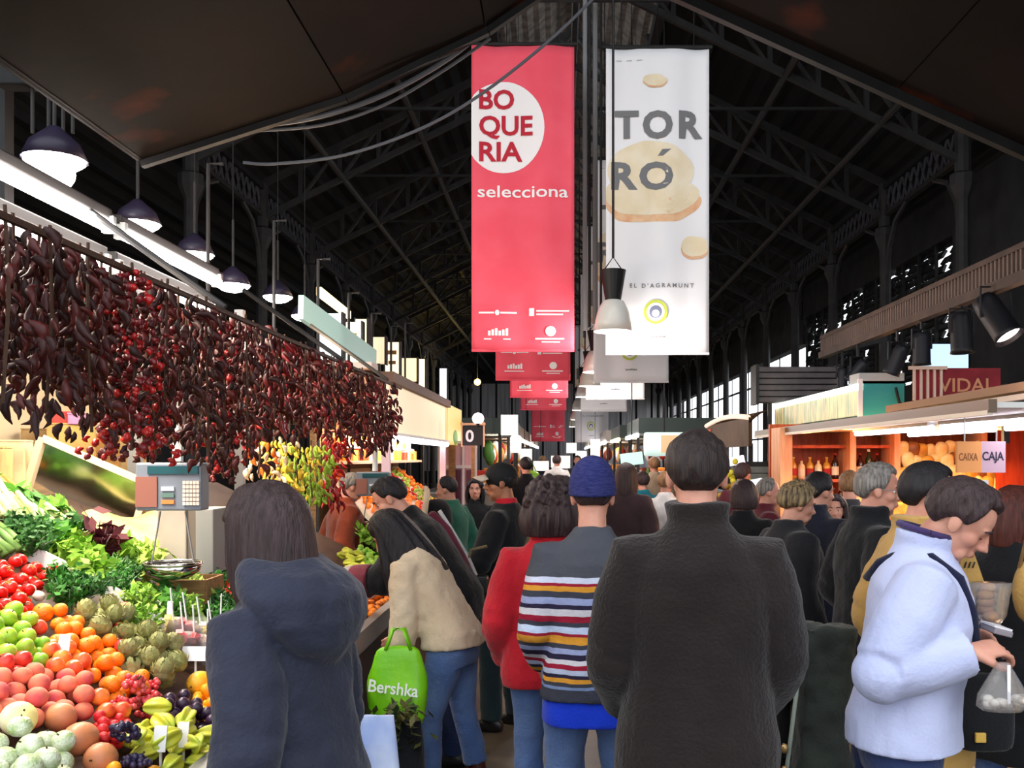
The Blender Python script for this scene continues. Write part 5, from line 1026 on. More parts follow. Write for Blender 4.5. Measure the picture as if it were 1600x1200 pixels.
# upper sign boxes and boards along the left row
for i, (px, py, w, h, y, c, e, lab) in enumerate(((518, 527, .26, .5, 10.4, (206, 226, 236), .8, 'pale blue lit sign box with white picture above the left row'), (548, 540, .3, .56, 11.8, (250, 232, 180), 1.0, 'cream lit sign box right of the pale blue one'), (566, 536, .16, .6, 12.4, (255, 240, 200), 1.0, 'narrow cream lit sign box, tallest of the left row'), (592, 548, .2, .36, 13.2, (226, 206, 170), .6, 'dull cream sign box past the tall narrow one'), (614, 562, .22, .5, 14.2, (250, 230, 186), .9, 'cream sign box in the middle of the far left row'), (640, 578, .26, .36, 15.2, (240, 220, 170), .8, 'wide cream sign box left of the white strip'), (660, 585, .12, .5, 16.2, (255, 236, 206), .9, 'thin cream sign box beside the white strip'), (693, 612, .16, .95, 20, (226, 234, 246), 1.6, 'tall bright white window strip at the end of the left row'))):
    p = P(px, py, y); t = thing('sign_box', lab, 'sign', p); MB().box((0, 0, 0), (w, .14, h)).build('panel', emat('signbox_%d' % i, c, e), t, bevel=.008)
    for s in (-1, 1): MB().box((s*w/2, 0, 0), (.02, .16, h+.03)).build('side_frame', iron2, t)
    zb = 2.49 if y < 14.3 else (2.37 if y > 18 else 0); MB().box((0, .0, (zb-p.z-h/2)/2), (.04, .06, max(.02, p.z-h/2-zb))).build('post', iron2, t)
    if i in (1, 2, 4): MB().box((0, -.075, h*.2), (w*.6, .01, h*.12)).build('brown_mark', mat('sign_brown', (150, 106, 60), .7), t); MB().box((0, -.075, -.05), (w*.5, .01, h*.1)).build('brown_mark', mat('sign_brown', (150, 106, 60), .7), t)
tag(MB().box(P(546, 573, 9.3), (.5, .3, .07)).build('awning_board', mat('board_pink', (206, 190, 180), .6), bevel=.01), 'flat pinkish white board above the far chillies', 'board')
tag(MB().bar(P(470, 480, 8.6), P(585, 562, 11.2), .05, .22).build('glass_sign', emat('pale_green_glass', (170, 206, 196), .25)), 'long pale green glass sign panel below the sign boxes', 'sign')
tag(MB().bar(P(498, 455, 10.0), P(545, 492, 11.8), .05, .09).build('lit_strip', emat('warm_strip', (255, 226, 160), 2.2)), 'short warm lit strip above the pale blue sign box', 'lamp')
for i, (px, p0, p1, y) in enumerate(((497, 405, 470, 9.2), (545, 458, 505, 10.6), (581, 490, 545, 12), (611, 510, 560, 13.2), (633, 505, 570, 14.4), (668, 545, 600, 16), (325, 256, 360, 7.5), (428, 345, 460, 9))):
    y0 = y; tag(MB().tube([V((PX(px, y0), y0, 0)), P(px, p0, y0), P(px, p0, y0)+V((.12, 0, 0))], .016, 6).build('hook_pole', iron2), 'thin grey pole with hooked top above the left row, at the '+['pale blue sign', 'cream sign', 'tall narrow sign', 'dull cream sign', 'middle sign', 'wide cream sign', 'first dome lamps', 'small dark dome lamp'][i], 'pole')
# cream panel, pink kiosk, sign with a nought, globe lamp
k = thing('corner_panel', 'cream and yellow corner panel with green mark at the end of the lit fascia', 'panel', (-1.72, 15.3, 2.15)); MB().box((0, 0, 0), (.1, 2.0, .6)).build('panel', emat('cream_panel', (226, 196, 112), .35), k); MB().ell((.055, 0, -.18), (.012, .3, .12)).build('green_mark', mat('green_mark', (150, 206, 120), .6), k); MB().box((0, 0, -1.22), (.1, .1, 1.86)).build('post', wood, k)
pk = thing('pink_kiosk', 'narrow pink framed kiosk with three tall dark panes beyond the fruit', 'kiosk', (-1.62, 15.6, 0)); m_pk = mat('pink_frame', (226, 176, 184), .5); m_pkw = mat('pink_white', (240, 226, 226), .5)
MB().box((-.05, .1, .95), (.62, .1, 1.9)).build('body', m_pk, pk)
for i in range(3): MB().box((-.25+.2*i, .03, .9), (.12, .02, 1.1)).build('pane', mat('dark_pane', (96, 44, 60), .3), pk)
for i in range(4): MB().box((-.35+.2*i, .02, .95), (.035, .04, 1.85)).build('mullion', m_pkw, pk)
MB().box((-.05, .02, 1.5), (.62, .05, .05)).build('rail', m_pkw, pk); MB().box((-.05, .02, 1.9), (.66, .08, .05)).build('cornice', m_pkw, pk)
zs = thing('number_sign', 'black square sign with a white nought below the globe lamp', 'sign', P(739, 681, 14)); MB().box((0, 0, 0), (.3, .05, .28)).build('board', m_blk, zs, bevel=.006); text_obj('numeral', '0', .24, m_tag, zs, (-.105, -.03, -.085), (1, 0, 0), (0, 0, 1), width=.12, bold=.006)
for s in (-1, 1): MB().box((s*.16, 0, .02), (.02, .06, .36)).build('side_frame', mat('peach_frame', (226, 170, 130), .5), zs)
MB().box((0, 0, .17), (.36, .07, .03)).build('top_rail', mat('peach_frame', (226, 170, 130), .5), zs); MB().box((0, 0, -zs.location.z/2-.07), (.05, .05, zs.location.z-.14)).build('post', wood, zs)
t = thing('globe_lamp', 'white globe lamp on top of the black number sign', 'lamp', P(747, 654, 14)); MB().ell((0, 0, 0), .085, 16, 10).build('globe', emat('globe', (255, 240, 250), 3), t, smooth=True); MB().lathe([(.03, -.13), (.04, -.1), (.05, -.07)], 10).build('collar', m_blk, t)
t = thing('globe_lamp', 'small yellow lamp glowing against the dark far wall left of the banners', 'lamp', P(746, 597, 40)); MB().ell((0, 0, 0), .14, 14, 9).build('globe', emat('globe_y', (255, 226, 120), 3), t, smooth=True); MB().tube([(0, 0, .13), (0, 0, roofz(t.location.x)+.2-t.location.z)], .015, 6).build('rod', iron, t)
lamp('lamp_light', 'POINT', (0, -.3, 0), 60, (255, 214, 110), .15, t)
# ---------------------------------------------------------------- far stalls in both rows
def far_stall(label, x, y, w, d, colours, sgn, lit, light=14):
    t = thing('market_stall', label, 'stall', (x, y, 0)); q = random.Random(int(y*10)+sgn)
    MB().box((0, 0, .5), (w, d, 1.0)).build('counter', mat('counter_%d' % (int(y) % 3), [(150, 140, 130), (120, 96, 78), (176, 170, 164)][int(y) % 3], .6), t)
    MB().box((0, 0, 1.02), (w+.08, d+.04, .04)).build('worktop', steel, t)
    MB().box((0, 0, 2.22), (w+.3, d, .28)).build('canopy', mat('canopy_%d' % (int(y*7) % 4), [(110, 84, 66), (196, 190, 182), (70, 82, 80), (140, 120, 96)][int(y*7) % 4], .7), t)
    MB().box((-sgn*(w/2+.16), 0, 2.05), (.05, d*.95, .07)).build('light_strip', lit, t)
    for s in (-1, 1): MB().box((-sgn*w*.45, s*d*.46, 1.6), (.06, .06, 1.1)).build('post', iron2, t)
    for i in range(int(d/.3)):
        yy = -d/2+.15+i*.3; c = q.choice(colours); h = q.uniform(.1, .42)
        MB().box((-sgn*w*.25+q.uniform(-.1, .1), yy, 1.04+h/2), (.25, .22, h)).build('goods', mat('goods_%d_%d_%d' % c, c, .6), t, bevel=.02)
        c = q.choice(colours); MB().ell((-sgn*w*.3, yy, 1.75+q.uniform(-.1, .1)), (.09, .1, .16), 8, 6).build('hanging_goods', mat('goods_%d_%d_%d' % c, c, .6), t, smooth=True)
    lamp('stall_light', 'POINT', (-sgn*w*.3, 0, 1.95), light, (255, 232, 205), .15, t)
wl = emat('strip_white', (250, 248, 255), 6); ww = emat('strip_warm', (255, 226, 180), 4)
CW = [(236, 232, 226), (206, 60, 46), (240, 190, 70), (226, 226, 232), (90, 140, 60), (240, 150, 60)]; CM = [(190, 90, 60), (236, 222, 206), (214, 150, 90), (150, 60, 50), (246, 240, 236)]
for i, (x, y, d) in enumerate(((-1.75, 18.6, 3), (-1.8, 22.4, 3.2), (-1.8, 26.4, 3.4), (-1.8, 31, 4), (-1.8, 36.5, 5))): far_stall('far stall on the left row with white lights, '+['first after the pink kiosk', 'second after the pink kiosk', 'third after the pink kiosk', 'fourth after the pink kiosk', 'last before the far wall'][i], x, y, 1.5, d, CW, -1, wl)
for i, (x, y, d) in enumerate(((2.3, 18.6, 3), (2.2, 22.6, 3.4), (2.1, 27, 4), (2.0, 32.5, 5), (2.0, 39, 6))): far_stall('far stall on the right row with lit canopy, '+['first after the drum sign', 'second after the drum sign', 'third after the drum sign', 'fourth after the drum sign', 'last before the far wall'][i], x, y, 1.5, d, CM if i % 2 else CW, 1, ww if i % 2 else wl)
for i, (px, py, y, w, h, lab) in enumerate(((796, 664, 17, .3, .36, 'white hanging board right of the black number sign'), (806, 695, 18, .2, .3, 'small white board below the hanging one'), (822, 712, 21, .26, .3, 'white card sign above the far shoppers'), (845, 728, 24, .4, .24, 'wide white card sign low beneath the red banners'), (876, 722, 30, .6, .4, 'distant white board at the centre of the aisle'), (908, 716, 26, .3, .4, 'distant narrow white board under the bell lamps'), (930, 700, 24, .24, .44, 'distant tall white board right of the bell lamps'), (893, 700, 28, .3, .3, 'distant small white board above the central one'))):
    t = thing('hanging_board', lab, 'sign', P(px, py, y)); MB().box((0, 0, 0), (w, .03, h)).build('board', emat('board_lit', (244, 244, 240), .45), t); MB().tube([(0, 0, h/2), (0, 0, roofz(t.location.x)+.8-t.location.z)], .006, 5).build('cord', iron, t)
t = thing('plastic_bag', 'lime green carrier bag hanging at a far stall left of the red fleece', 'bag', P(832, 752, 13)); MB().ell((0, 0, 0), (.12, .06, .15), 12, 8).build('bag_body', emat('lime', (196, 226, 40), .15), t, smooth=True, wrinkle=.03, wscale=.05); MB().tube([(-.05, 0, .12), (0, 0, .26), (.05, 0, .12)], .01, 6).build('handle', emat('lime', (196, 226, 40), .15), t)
t2 = thing('hook_stand', 'thin grey stand holding the lime green carrier bag', 'stand', (t.location.x, t.location.y, 0)); MB().tube([(0, .04, 0), (0, .04, t.location.z+.27), (0, -.03, t.location.z+.27)], .012, 6).build('pole', iron2, t2); MB().lathe([(.001, 0), (.14, 0), (.14, .02), (.001, .03)], 14).build('foot', iron2, t2)
# ================================================================ right row
m_or = mat('orange_wood', (206, 92, 40), .5, (176, 70, 28), 5, .1, 20, stretch=(6, 6, .6)); m_pine = mat('pale_post', (236, 176, 130), .5, (222, 150, 104), 6, stretch=(4, 4, .5)); m_teal = mat('teal_paint', (50, 140, 144), .45)
SY = 9.6
sh = thing('bottle_shop', 'open fronted shop of orange wood shelves lit warm on the right', 'shop', (3.4, SY, 0)); OS = V((-3.4, -SY, 0))
def B3(c, d, nm, m, **k): return MB().box(V(c)+OS, d).build(nm, m, sh, **k)
B3((3.5, SY+.5, 1.0), (2.6, .06, 2.0), 'back_wall', m_or)
for x in (2.24, 2.9, 3.34, 4.2, 4.75): B3((x, SY+.1, 1.0), (.06 if x > 2.3 else .12, .4, 1.9), 'post', m_pine)
for x, w in ((4.5, .45),): B3((x, SY-.2, 1.0), (w, .05, 1.9), 'red_panel', mat('red_wood', (176, 62, 26), .5, (150, 46, 20), 5, stretch=(6, 6, .6)))
for z in (1.1, 1.42, 1.76): B3((3.4, SY+.22, z), (2.3, .36, .03), 'shelf', m_or)
B3((3.4, SY-.6, .5), (2.2, .5, 1.0), 'counter', m_or); B3((3.4, SY-.6, 1.02), (2.26, .56, .04), 'worktop', m_pine)
B3((3.55, SY-1.6, 1.925), (2.55, 6.0, .03), 'canopy_board', m_whitep); B3((2.25, SY-1.61, 1.92), (.045, 6.0, .07), 'canopy_edge', mat('edge_bronze', (96, 80, 66), .35, metal=.5)); B3((2.24, SY-1.6, 1.885), (.03, 6.0, .025), 'canopy_trim', mat('trim_cream', (226, 214, 196), .4))
B3((3.5, SY+.62, 1.87), (2.5, .06, .1), 'canopy_end', mat('end_navy', (44, 48, 76), .4)); B3((3.5, SY+.6, 1.80), (2.5, .05, .035), 'canopy_end_trim', m_whitep)
for y in (6.2, 9.4): B3((4.75, y, 1.0), (.08, .08, 2.0), 'corner_post', m_pine)
for i, (x, ya, yb) in enumerate(((2.75, 5.2, 6.9), (2.75, 7.1, 8.9), (3.35, 5.4, 7.2), (3.35, 7.4, 9.2))):
    t = thing('fluorescent_light', 'white tube light under the right hand canopy, '+['nearest on the aisle side', 'farther on the aisle side', 'nearest on the inner side', 'farther on the inner side'][i], 'lamp', (x, (ya+yb)/2, 1.87), 0, 'tube lights under the right canopy'); L = (yb-ya)/2
    MB().tube([(0, -L, 0), (0, L, 0)], .022, 10).build('tube', emat('cool_tube', (250, 244, 255), 8), t, smooth=True); MB().box((0, 0, .03), (.07, 2*L, .03)).build('batten', m_whitep, t)
lamp('shop_glow', 'AREA', (3.3, SY-.55, 1.85), 60, (255, 190, 110), 2.0, None, .4, (rad(-35), 0, 0)); lamp('shop_tubes', 'AREA', (3.0, 7.2, 1.84), 14, (255, 244, 240), .6, None, 3.4)
gl_b = [mat('bottle_dark', (52, 22, 18), .15, spec=.6), mat('bottle_gold', (206, 150, 50), .2, spec=.6), mat('bottle_green', (40, 60, 34), .15, spec=.6), mat('bottle_cream', (240, 214, 160), .3, spec=.5)]; m_lab = [mat('label_cream', (240, 226, 196), .6), mat('label_red', (170, 40, 34), .6), mat('label_gold', (214, 170, 80), .5)]
bp = {}
def bottle(label, loc, c, h, grp):
    key = (c, round(h, 2))
    t = thing('bottle', label, 'bottle', loc, 0, grp)
    if key not in bp: bp[key] = (MB().lathe([(.001, 0), (.036, 0), (.038, .02), (.038, h*.6), (.03, h*.7), (.014, h*.78), (.013, h*.95)], 12).mesh('glass', gl_b[c], True), MB().lathe([(.0385, h*.15), (.0385, h*.48)], 12, caps=False).mesh('label', m_lab[c % 3], True), MB().lathe([(.015, h*.92), (.015, h), (.001, h)], 10).mesh('cap', m_lab[(c+1) % 3], True))
    for nm, me in zip(('glass', 'paper_label', 'cap'), bp[key]):
        o = bpy.data.objects.new(nm, me); COL.objects.link(o); o.parent = t
for i in range(26):
    x = 2.36+i*.085; c = [1, 3, 1, 3, 1, 0, 3, 0, 0, 2, 0, 1, 0][i % 13]
    if abs(x-2.9) < .05 or abs(x-3.34) < .05 or x > 4.15: continue
    bottle('%s bottle on the top shelf, %s from the shop post' % (['dark brown', 'golden', 'dark green', 'cream'][c], (ORD+['twenty-first', 'twenty-second', 'twenty-third', 'twenty-fourth', 'twenty-fifth', 'twenty-sixth'])[i]), (x, SY+.12, 1.435), c, [.26, .22, .3, .2][c], 'bottles on the top shelf')
for i in range(20):
    x = 2.4+i*.09; c = [0, 1, 3, 2, 1][i % 5]
    if abs(x-2.9) < .05 or abs(x-3.34) < .05: continue
    bottle('%s bottle on the lower shelf, %s from the shop post' % (['dark brown', 'golden', 'dark green', 'cream'][c], ORD[i]), (x, SY+.14, 1.115), c, [.26, .22, .24, .2][c], 'bottles on the lower shelf')
gold = [mat('snack_gold', (222, 170, 70), .35, (190, 126, 46), 14), mat('snack_cream', (246, 222, 160), .4, (236, 196, 120), 14), mat('snack_brown', (150, 92, 40), .4, (120, 70, 30), 14)]
sn = [MB().ell((0, 0, 0), (.07, .035, .085), 10, 8, None, lambda p: V((math.copysign(abs(p.x)**.7, p.x), p.y, math.copysign(abs(p.z)**.7, p.z)))).mesh('snack', g, True) for g in gold]
for r in range(7):
    for i in range(13):
        x = 3.42+i*.095+.04*(r % 2); z = 1.72-r*.115
        if x > 4.3 and z > 1.4: continue
        o = bpy.data.objects.new('snack_bag', sn[rf.choice((0, 0, 1, 2))]); COL.objects.link(o); o.location = (x, SY-.02-.03*r+rf.uniform(-.02, .02), z+rf.uniform(-.02, .02)); o.rotation_euler = (rf.uniform(-.2, .2), rf.uniform(-.4, .4), rf.uniform(-.4, .4)); tag(o, '%s filled bag hanging in the %s row below the canopy, %s along' % ({0: 'golden', 1: 'cream', 2: 'brown'}[sn.index(o.data)], ORD[r], ORD[i]), 'snack bag', 'filled bags hanging in the shop')
for i in range(8):
    x = 2.5+i*.22; t = thing('display_jar', 'clear jar of golden nuts on the shop counter, %s from the post' % ORD[i], 'jar', (x, SY-.62, 1.04), 0, 'jars on the shop counter'); MB().lathe([(.001, 0), (.07, 0), (.075, .02), (.075, .17), (.055, .2)], 14).build('jar', gold[i % 3], t, smooth=True); MB().lathe([(.06, .2), (.06, .23), (.001, .235)], 14).build('lid', m_lab[2], t, smooth=True)
# till sign
cs = thing('till_sign', 'white hanging till sign lettered in two languages', 'sign', P(1532, 714, 6.0)); m_tillb = mat('sign_peach', (216, 150, 92), .7); m_tillw = mat('sign_mauve', (186, 158, 176), .7)
MB().box((-.075, 0, 0), (.15, .03, .195)).build('peach_half', m_tillb, cs); MB().box((.075, 0, 0), (.15, .03, .195)).build('mauve_half', m_tillw, cs)
text_obj('lettering', 'CAIXA', .066, mat('till_brown', (120, 70, 40), .6), cs, (-.142, -.017, -.022), (1, 0, 0), (0, 0, 1), width=.118, bold=.0005); text_obj('lettering', 'CAJA', .075, mat('till_navy', (40, 36, 60), .6), cs, (.004, -.017, -.02), (1, 0, 0), (0, 0, 1), width=.135, bold=.002)
for s in (-1, 1): MB().tube([(s*.1, 0, .095), (s*.1, 0, PZ(714, 6.0)*0+.25)], .005, 6).build('hanger', steel, cs)
tag(MB().box(P(1530, 764, 6.6), (.12, .02, .12)).build('grey_card', mat('grey_card', (160, 176, 186), .6)), 'small blue grey card below the till sign', 'card')
# teal light box on the canopy
tb = thing('light_box', 'teal light box with a long glowing fish tank side on the right canopy', 'sign', (3.0, 10.7, 2.2)); z0, z1 = 2.01-2.2, 2.34-2.2
MB().box((0, -1.72, .0), (.42, .06, z1-z0)).build('teal_end', m_teal, tb); MB().box((.02, 0, 0), (.36, 3.38, z1-z0-.02)).build('body', m_teal, tb)
MB().box((-.2, 0, -.02), (.03, 3.4, z1-z0-.06)).build('lit_side', mat('lit_glass', (104, 136, 104), .4, (226, 196, 130), 7, stretch=(1, 4, .5), emit=.3), tb); MB().box((-.2, 0, z1-.03), (.06, 3.5, .06)).build('lit_top', emat('lit_top', (240, 255, 240), 1.4), tb)
MB().box((-.2, -1.74, 0), (.04, .04, z1-z0+.04)).build('corner_post', m_pkw, tb); MB().box((0, -1.6, z1+.05), (.42, .3, .1)).build('top_plate', mat('plate_grey', (176, 176, 176), .5), tb); MB().box((-.2, 1.72, 0), (.04, .04, z1-z0+.04)).build('corner_post', m_pkw, tb)
MB().tube([(.12, -1.78, .1), (.13, -1.8, .02), (.15, -1.79, -.04), (.19, -1.78, -.06)], .014, 8).build('black_hook', m_blk, tb)
# spotlight beam
bm_ = thing('beam_rail', 'brown steel beam with ribbed top carrying the spotlights', 'beam', (3.0, 8.2, 2.82)); m_bm = mat('beam_brown', (92, 74, 64), .6, (74, 60, 54), 6)
MB().box((0, 0, 0), (.08, 5.6, .07)).build('lower_rail', m_bm, bm_); MB().box((0, 0, .2), (.05, 5.6, .04)).build('upper_rail', m_bm, bm_); rb_ = MB()
for i in range(92): rb_.box((0, -2.78+i*.061, .1), (.04, .022, .16))
rb_.build('ribs', mat('rib_grey', (120, 100, 90), .5), bm_, kind='stuff')
for y in (-2.4, 2.5): MB().box((.6, y, -1.3), (.07, .07, 3.0)).build('post', iron, bm_); MB().bar((0, y, 0), (.6, y, .15), .06).build('arm', iron, bm_)
m_spot = mat('spot_black', (30, 30, 36), .45); m_face = mat('spot_face', (255, 226, 226), .4, emit=6)
def spot(label, loc, tilt, yaw, s=1, lit=False):
    t = thing('spotlight', label, 'lamp', loc, 0, 'spotlights on the brown beam'); rt = M.Rotation(yaw, 4, 'Z') @ M.Rotation(tilt, 4, 'X')
    b = MB().lathe([(.05*s, .17*s), (.075*s, .16*s), (.085*s, .1*s), (.09*s, -.14*s), (.098*s, -.17*s), (.088*s, -.17*s), (.08*s, -.12*s)], 18); b.xf(rt); b.build('can', m_spot, t, smooth=True)
    b = MB().lathe([(.001, -.135*s), (.083*s, -.14*s)], 18, caps=False); b.xf(rt); b.build('face', m_face if lit else mat('spot_glass', (150, 150, 160), .2), t, smooth=True)
    MB().tube([(-.1*s, 0, 0), (-.1*s, 0, .2*s), (.1*s, 0, .2*s), (.1*s, 0, 0)], .01, 6).build('yoke', m_spot, t); MB().tube([(0, 0, .2*s), (0, 0, max(.22, 2.8-loc[2]))], .014, 6).build('stem', m_spot, t)
    if lit: lamp('spot_light', 'SPOT', rt @ V((0, 0, -.2*s)), 60, (255, 236, 226), .05, t, rot=rt.to_euler(), spot=80)
for lab, px, py, y, ti, ya, s, li in (('spotlight pair member hanging straight, at the far end of the beam', 1316, 590, 10.2, 0, 0, .62, 0), ('spotlight tilted toward the aisle at the far end of the beam', 1340, 580, 9.6, .7, .9, .72, 0), ('black spotlight tilted above the teal box', 1402, 562, 8.6, .45, .8, .8, 0), ('black spotlight hanging straight in the middle of the beam', 1440, 545, 8.0, 0, 0, .8, 0), ('large black spotlight hanging straight, second from the near end', 1502, 520, 7.2, -.08, .3, .9, 0), ('largest spotlight with a glowing face at the near end', 1556, 496, 6.6, -.6, .6, 1.05, 1)): spot(lab, P(px, py, y), ti, ya, s, li)
# red fascia, shutter box, curved awning, roller shutter, drum sign
rfz = thing('red_fascia', 'dark red fascia board with cream bars above the right canopy', 'sign', (3.46, 8.6, 2.30)); MB().box((.1, 0, 0), (.75, .05, .3)).build('board', mat('fascia_red', (146, 34, 44), .6, (120, 26, 36), 5), rfz); MB().bar((-.42, -.05, -.22), (.15, -3.4, -.1), .3, .06).build('ledge', mat('ledge_tan', (150, 112, 82), .5), rfz); MB().bar((-.5, -.05, -.28), (.07, -3.4, -.17), .06, .04).build('ledge_lip', mat('lip_pale', (226, 206, 190), .4), rfz); MB().box((.3, -.5, -.28), (.05, .05, .5)).build('post', iron2, rfz)
for i in range(5): MB().box((-.3+.06*i, -.035, .0), (.022, .02, .28)).build('cream_bar', mat('bar_cream', (226, 190, 170), .5), rfz)
MB().box((-.18, -.04, .15), (.34, .03, .03)).build('cream_cap', mat('bar_cream', (226, 190, 170), .5), rfz)
text_obj('lettering', 'VIDAL', .17, mat('gold_stroke', (206, 140, 100), .5), rfz, (-.08, -.03, -.06), (1, 0, 0), (0, 0, 1), width=.5, bold=.002)
tag(MB().box(P(1475, 565, 11), (.55, .04, .4)).build('blue_window', emat('sky_pane', (176, 206, 240), .7), bevel=.01), 'pale blue lit window pane behind the middle spotlights', 'window'); q0 = COL.objects['blue_window']; p0 = P(1475, 565, 11); MB().box((p0.x, p0.y+.05, 1.28), (.05, .05, 2.56)).build('post', iron2, q0)
sb = thing('shutter_box', 'grey ribbed roller shutter box above the teal box', 'shutter', P(1244, 602, 12.2)); w = 1.05
for i in range(6): MB().box((0, 0, -.19+i*.076), (w-.06*i*0, .3, .066)).build('slat', mat('shutter_grey', (108, 98, 98), .5, (88, 80, 82), 4), sb, bevel=.01)
for s in (-1, 1): MB().box((s*w/2, 0, 0), (.04, .34, .5)).build('end_plate', iron2, sb); MB().box((s*w*.3, .1, -sb.location.z/2-.1), (.05, .05, sb.location.z-.2)).build('post', iron2, sb)
ca2 = thing('curved_awning', 'brown curved awning with pale edge and orange end beyond the teal box', 'awning', (2.98, 14.4, 2.05)); mm = MB()
mm.grid(10, 12, lambda u, v: V((-.5+u*.26, -1.8+3.6*v, .16*math.sin(u*1.5)+.06))); mm.build('canvas', mat('awning_brown', (96, 70, 48), .7, (80, 58, 42), 4), ca2, smooth=True, solid=.02)
MB().box((-.48, 0, -.06), (.05, 3.6, .38)).build('valance', mat('awning_brown', (96, 70, 48), .7), ca2); MB().tube([(-.51, -1.8+3.6*i/12, .13+.07*math.sin(i/12*3.1)) for i in range(13)], .035, 8).build('pale_edge', mat('edge_peach', (250, 220, 196), .5, emit=.5), ca2); MB().box((-.49, 1.45, -.12), (.06, .36, .38)).build('orange_end', mat('awning_orange', (190, 80, 46), .6), ca2)
for y in (-1.5, 1.5): MB().box((-.42, y, -1.13), (.06, .06, 1.84)).build('post', iron2, ca2)
rs = thing('roller_shutter', 'closed pale grey roller shutter left of the orange shop post', 'shutter', (2.42, 12.2, 0))
for i in range(14): MB().box((0, 0, .35+i*.088), (.5, .03, .08)).build('slat', mat('shutter_pale', (146, 152, 146), .4, (126, 132, 126), 4), rs, bevel=.008)
MB().box((0, .05, .8), (.56, .06, 1.6)).build('backing', iron2, rs)
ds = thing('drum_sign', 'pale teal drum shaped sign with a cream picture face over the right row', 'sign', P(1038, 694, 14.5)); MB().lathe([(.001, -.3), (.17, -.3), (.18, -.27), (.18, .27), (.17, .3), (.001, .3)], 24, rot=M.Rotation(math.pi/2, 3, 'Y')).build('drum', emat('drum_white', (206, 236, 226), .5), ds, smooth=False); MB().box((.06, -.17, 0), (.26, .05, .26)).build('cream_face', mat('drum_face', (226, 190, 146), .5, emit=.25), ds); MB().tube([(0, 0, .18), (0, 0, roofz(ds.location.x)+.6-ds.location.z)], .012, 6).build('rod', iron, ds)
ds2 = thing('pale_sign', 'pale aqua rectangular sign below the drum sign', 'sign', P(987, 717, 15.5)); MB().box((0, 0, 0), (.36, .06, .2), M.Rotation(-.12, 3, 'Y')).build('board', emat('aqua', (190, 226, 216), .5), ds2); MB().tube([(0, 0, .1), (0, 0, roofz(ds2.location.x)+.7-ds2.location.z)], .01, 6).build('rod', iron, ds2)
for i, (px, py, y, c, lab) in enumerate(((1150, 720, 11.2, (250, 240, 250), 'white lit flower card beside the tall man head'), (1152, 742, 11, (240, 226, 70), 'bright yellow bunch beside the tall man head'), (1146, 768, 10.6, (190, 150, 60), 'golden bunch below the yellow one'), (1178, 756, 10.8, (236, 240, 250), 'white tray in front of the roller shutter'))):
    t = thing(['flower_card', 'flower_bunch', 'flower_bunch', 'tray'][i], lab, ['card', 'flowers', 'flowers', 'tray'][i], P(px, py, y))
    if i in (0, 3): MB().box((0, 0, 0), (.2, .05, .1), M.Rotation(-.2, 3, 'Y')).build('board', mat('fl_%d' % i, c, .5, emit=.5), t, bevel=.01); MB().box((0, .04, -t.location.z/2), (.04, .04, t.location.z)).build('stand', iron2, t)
    else:
        for q in range(16): MB().ell((rf.gauss(0, .06), rf.gauss(0, .05), rf.gauss(0, .05)), .035, 7, 5).build('bloom', mat('fl_%d' % i, c, .6), t, smooth=True)
        MB().tube([(0, 0, -.05), (0, 0, -t.location.z)], .03, 6).build('stalks', mat('stalk_g', (80, 110, 50), .7), t)

WORD = ORD+['twenty-first', 'twenty-second', 'twenty-third', 'twenty-fourth', 'twenty-fifth', 'twenty-sixth', 'twenty-seventh', 'twenty-eighth', 'twenty-ninth', 'thirtieth', 'thirty-first', 'thirty-second', 'thirty-third', 'thirty-fourth', 'thirty-fifth', 'thirty-sixth', 'thirty-seventh', 'thirty-eighth', 'thirty-ninth', 'fortieth']
DESC = {'tomato': 'ripe red tomato', 'orange': 'round orange', 'big_orange': 'large orange', 'green_apple': 'green apple', 'lime': 'small green fruit', 'red_apple': 'dark red fruit', 'nectarine': 'red yellow nectarine', 'peach': 'pink peach', 'artichoke': 'greenish artichoke', 'red_grape': 'pinkish grape bunch', 'strawberry': 'red strawberry', 'carambola': 'ribbed yellow fruit', 'black_grape': 'black grape bunch', 'plum': 'dark purple plum', 'kumquat': 'orange yellow loquat', 'white_apple': 'pale wrapped apple', 'cherry_tomato': 'small red tomato', 'onion': 'white onion', 'pepper': 'glossy red pepper'}
for g, lst in HEAPS.items():
    pr = sorted(((EYE-o.location.z)/o.location.y, o.location.x/o.location.y, o, k) for o, k in lst) if False else sorted([((EYE-o.location.z)/o.location.y, o.location.x/o.location.y, i, o, k) for i, (o, k) in enumerate(lst)])
    nb = 1 if len(pr) < 6 else (2 if len(pr) < 14 else max(3, len(pr)//16+1))
    for b in range(nb):
        row = sorted(pr[len(pr)*b//nb:len(pr)*(b+1)//nb], key=lambda e: e[1])
        for i, e in enumerate(row): e[3]['label'] = DESC[e[4]]+', '+WORD[i]+' from the left'+(', '+([['', ''], ['upper', 'lower'], ['upper', 'middle', 'lower']][nb-1] if nb < 4 else ['top']+ORD[1:])[b]+' row' if nb > 1 else '')+' of '+g
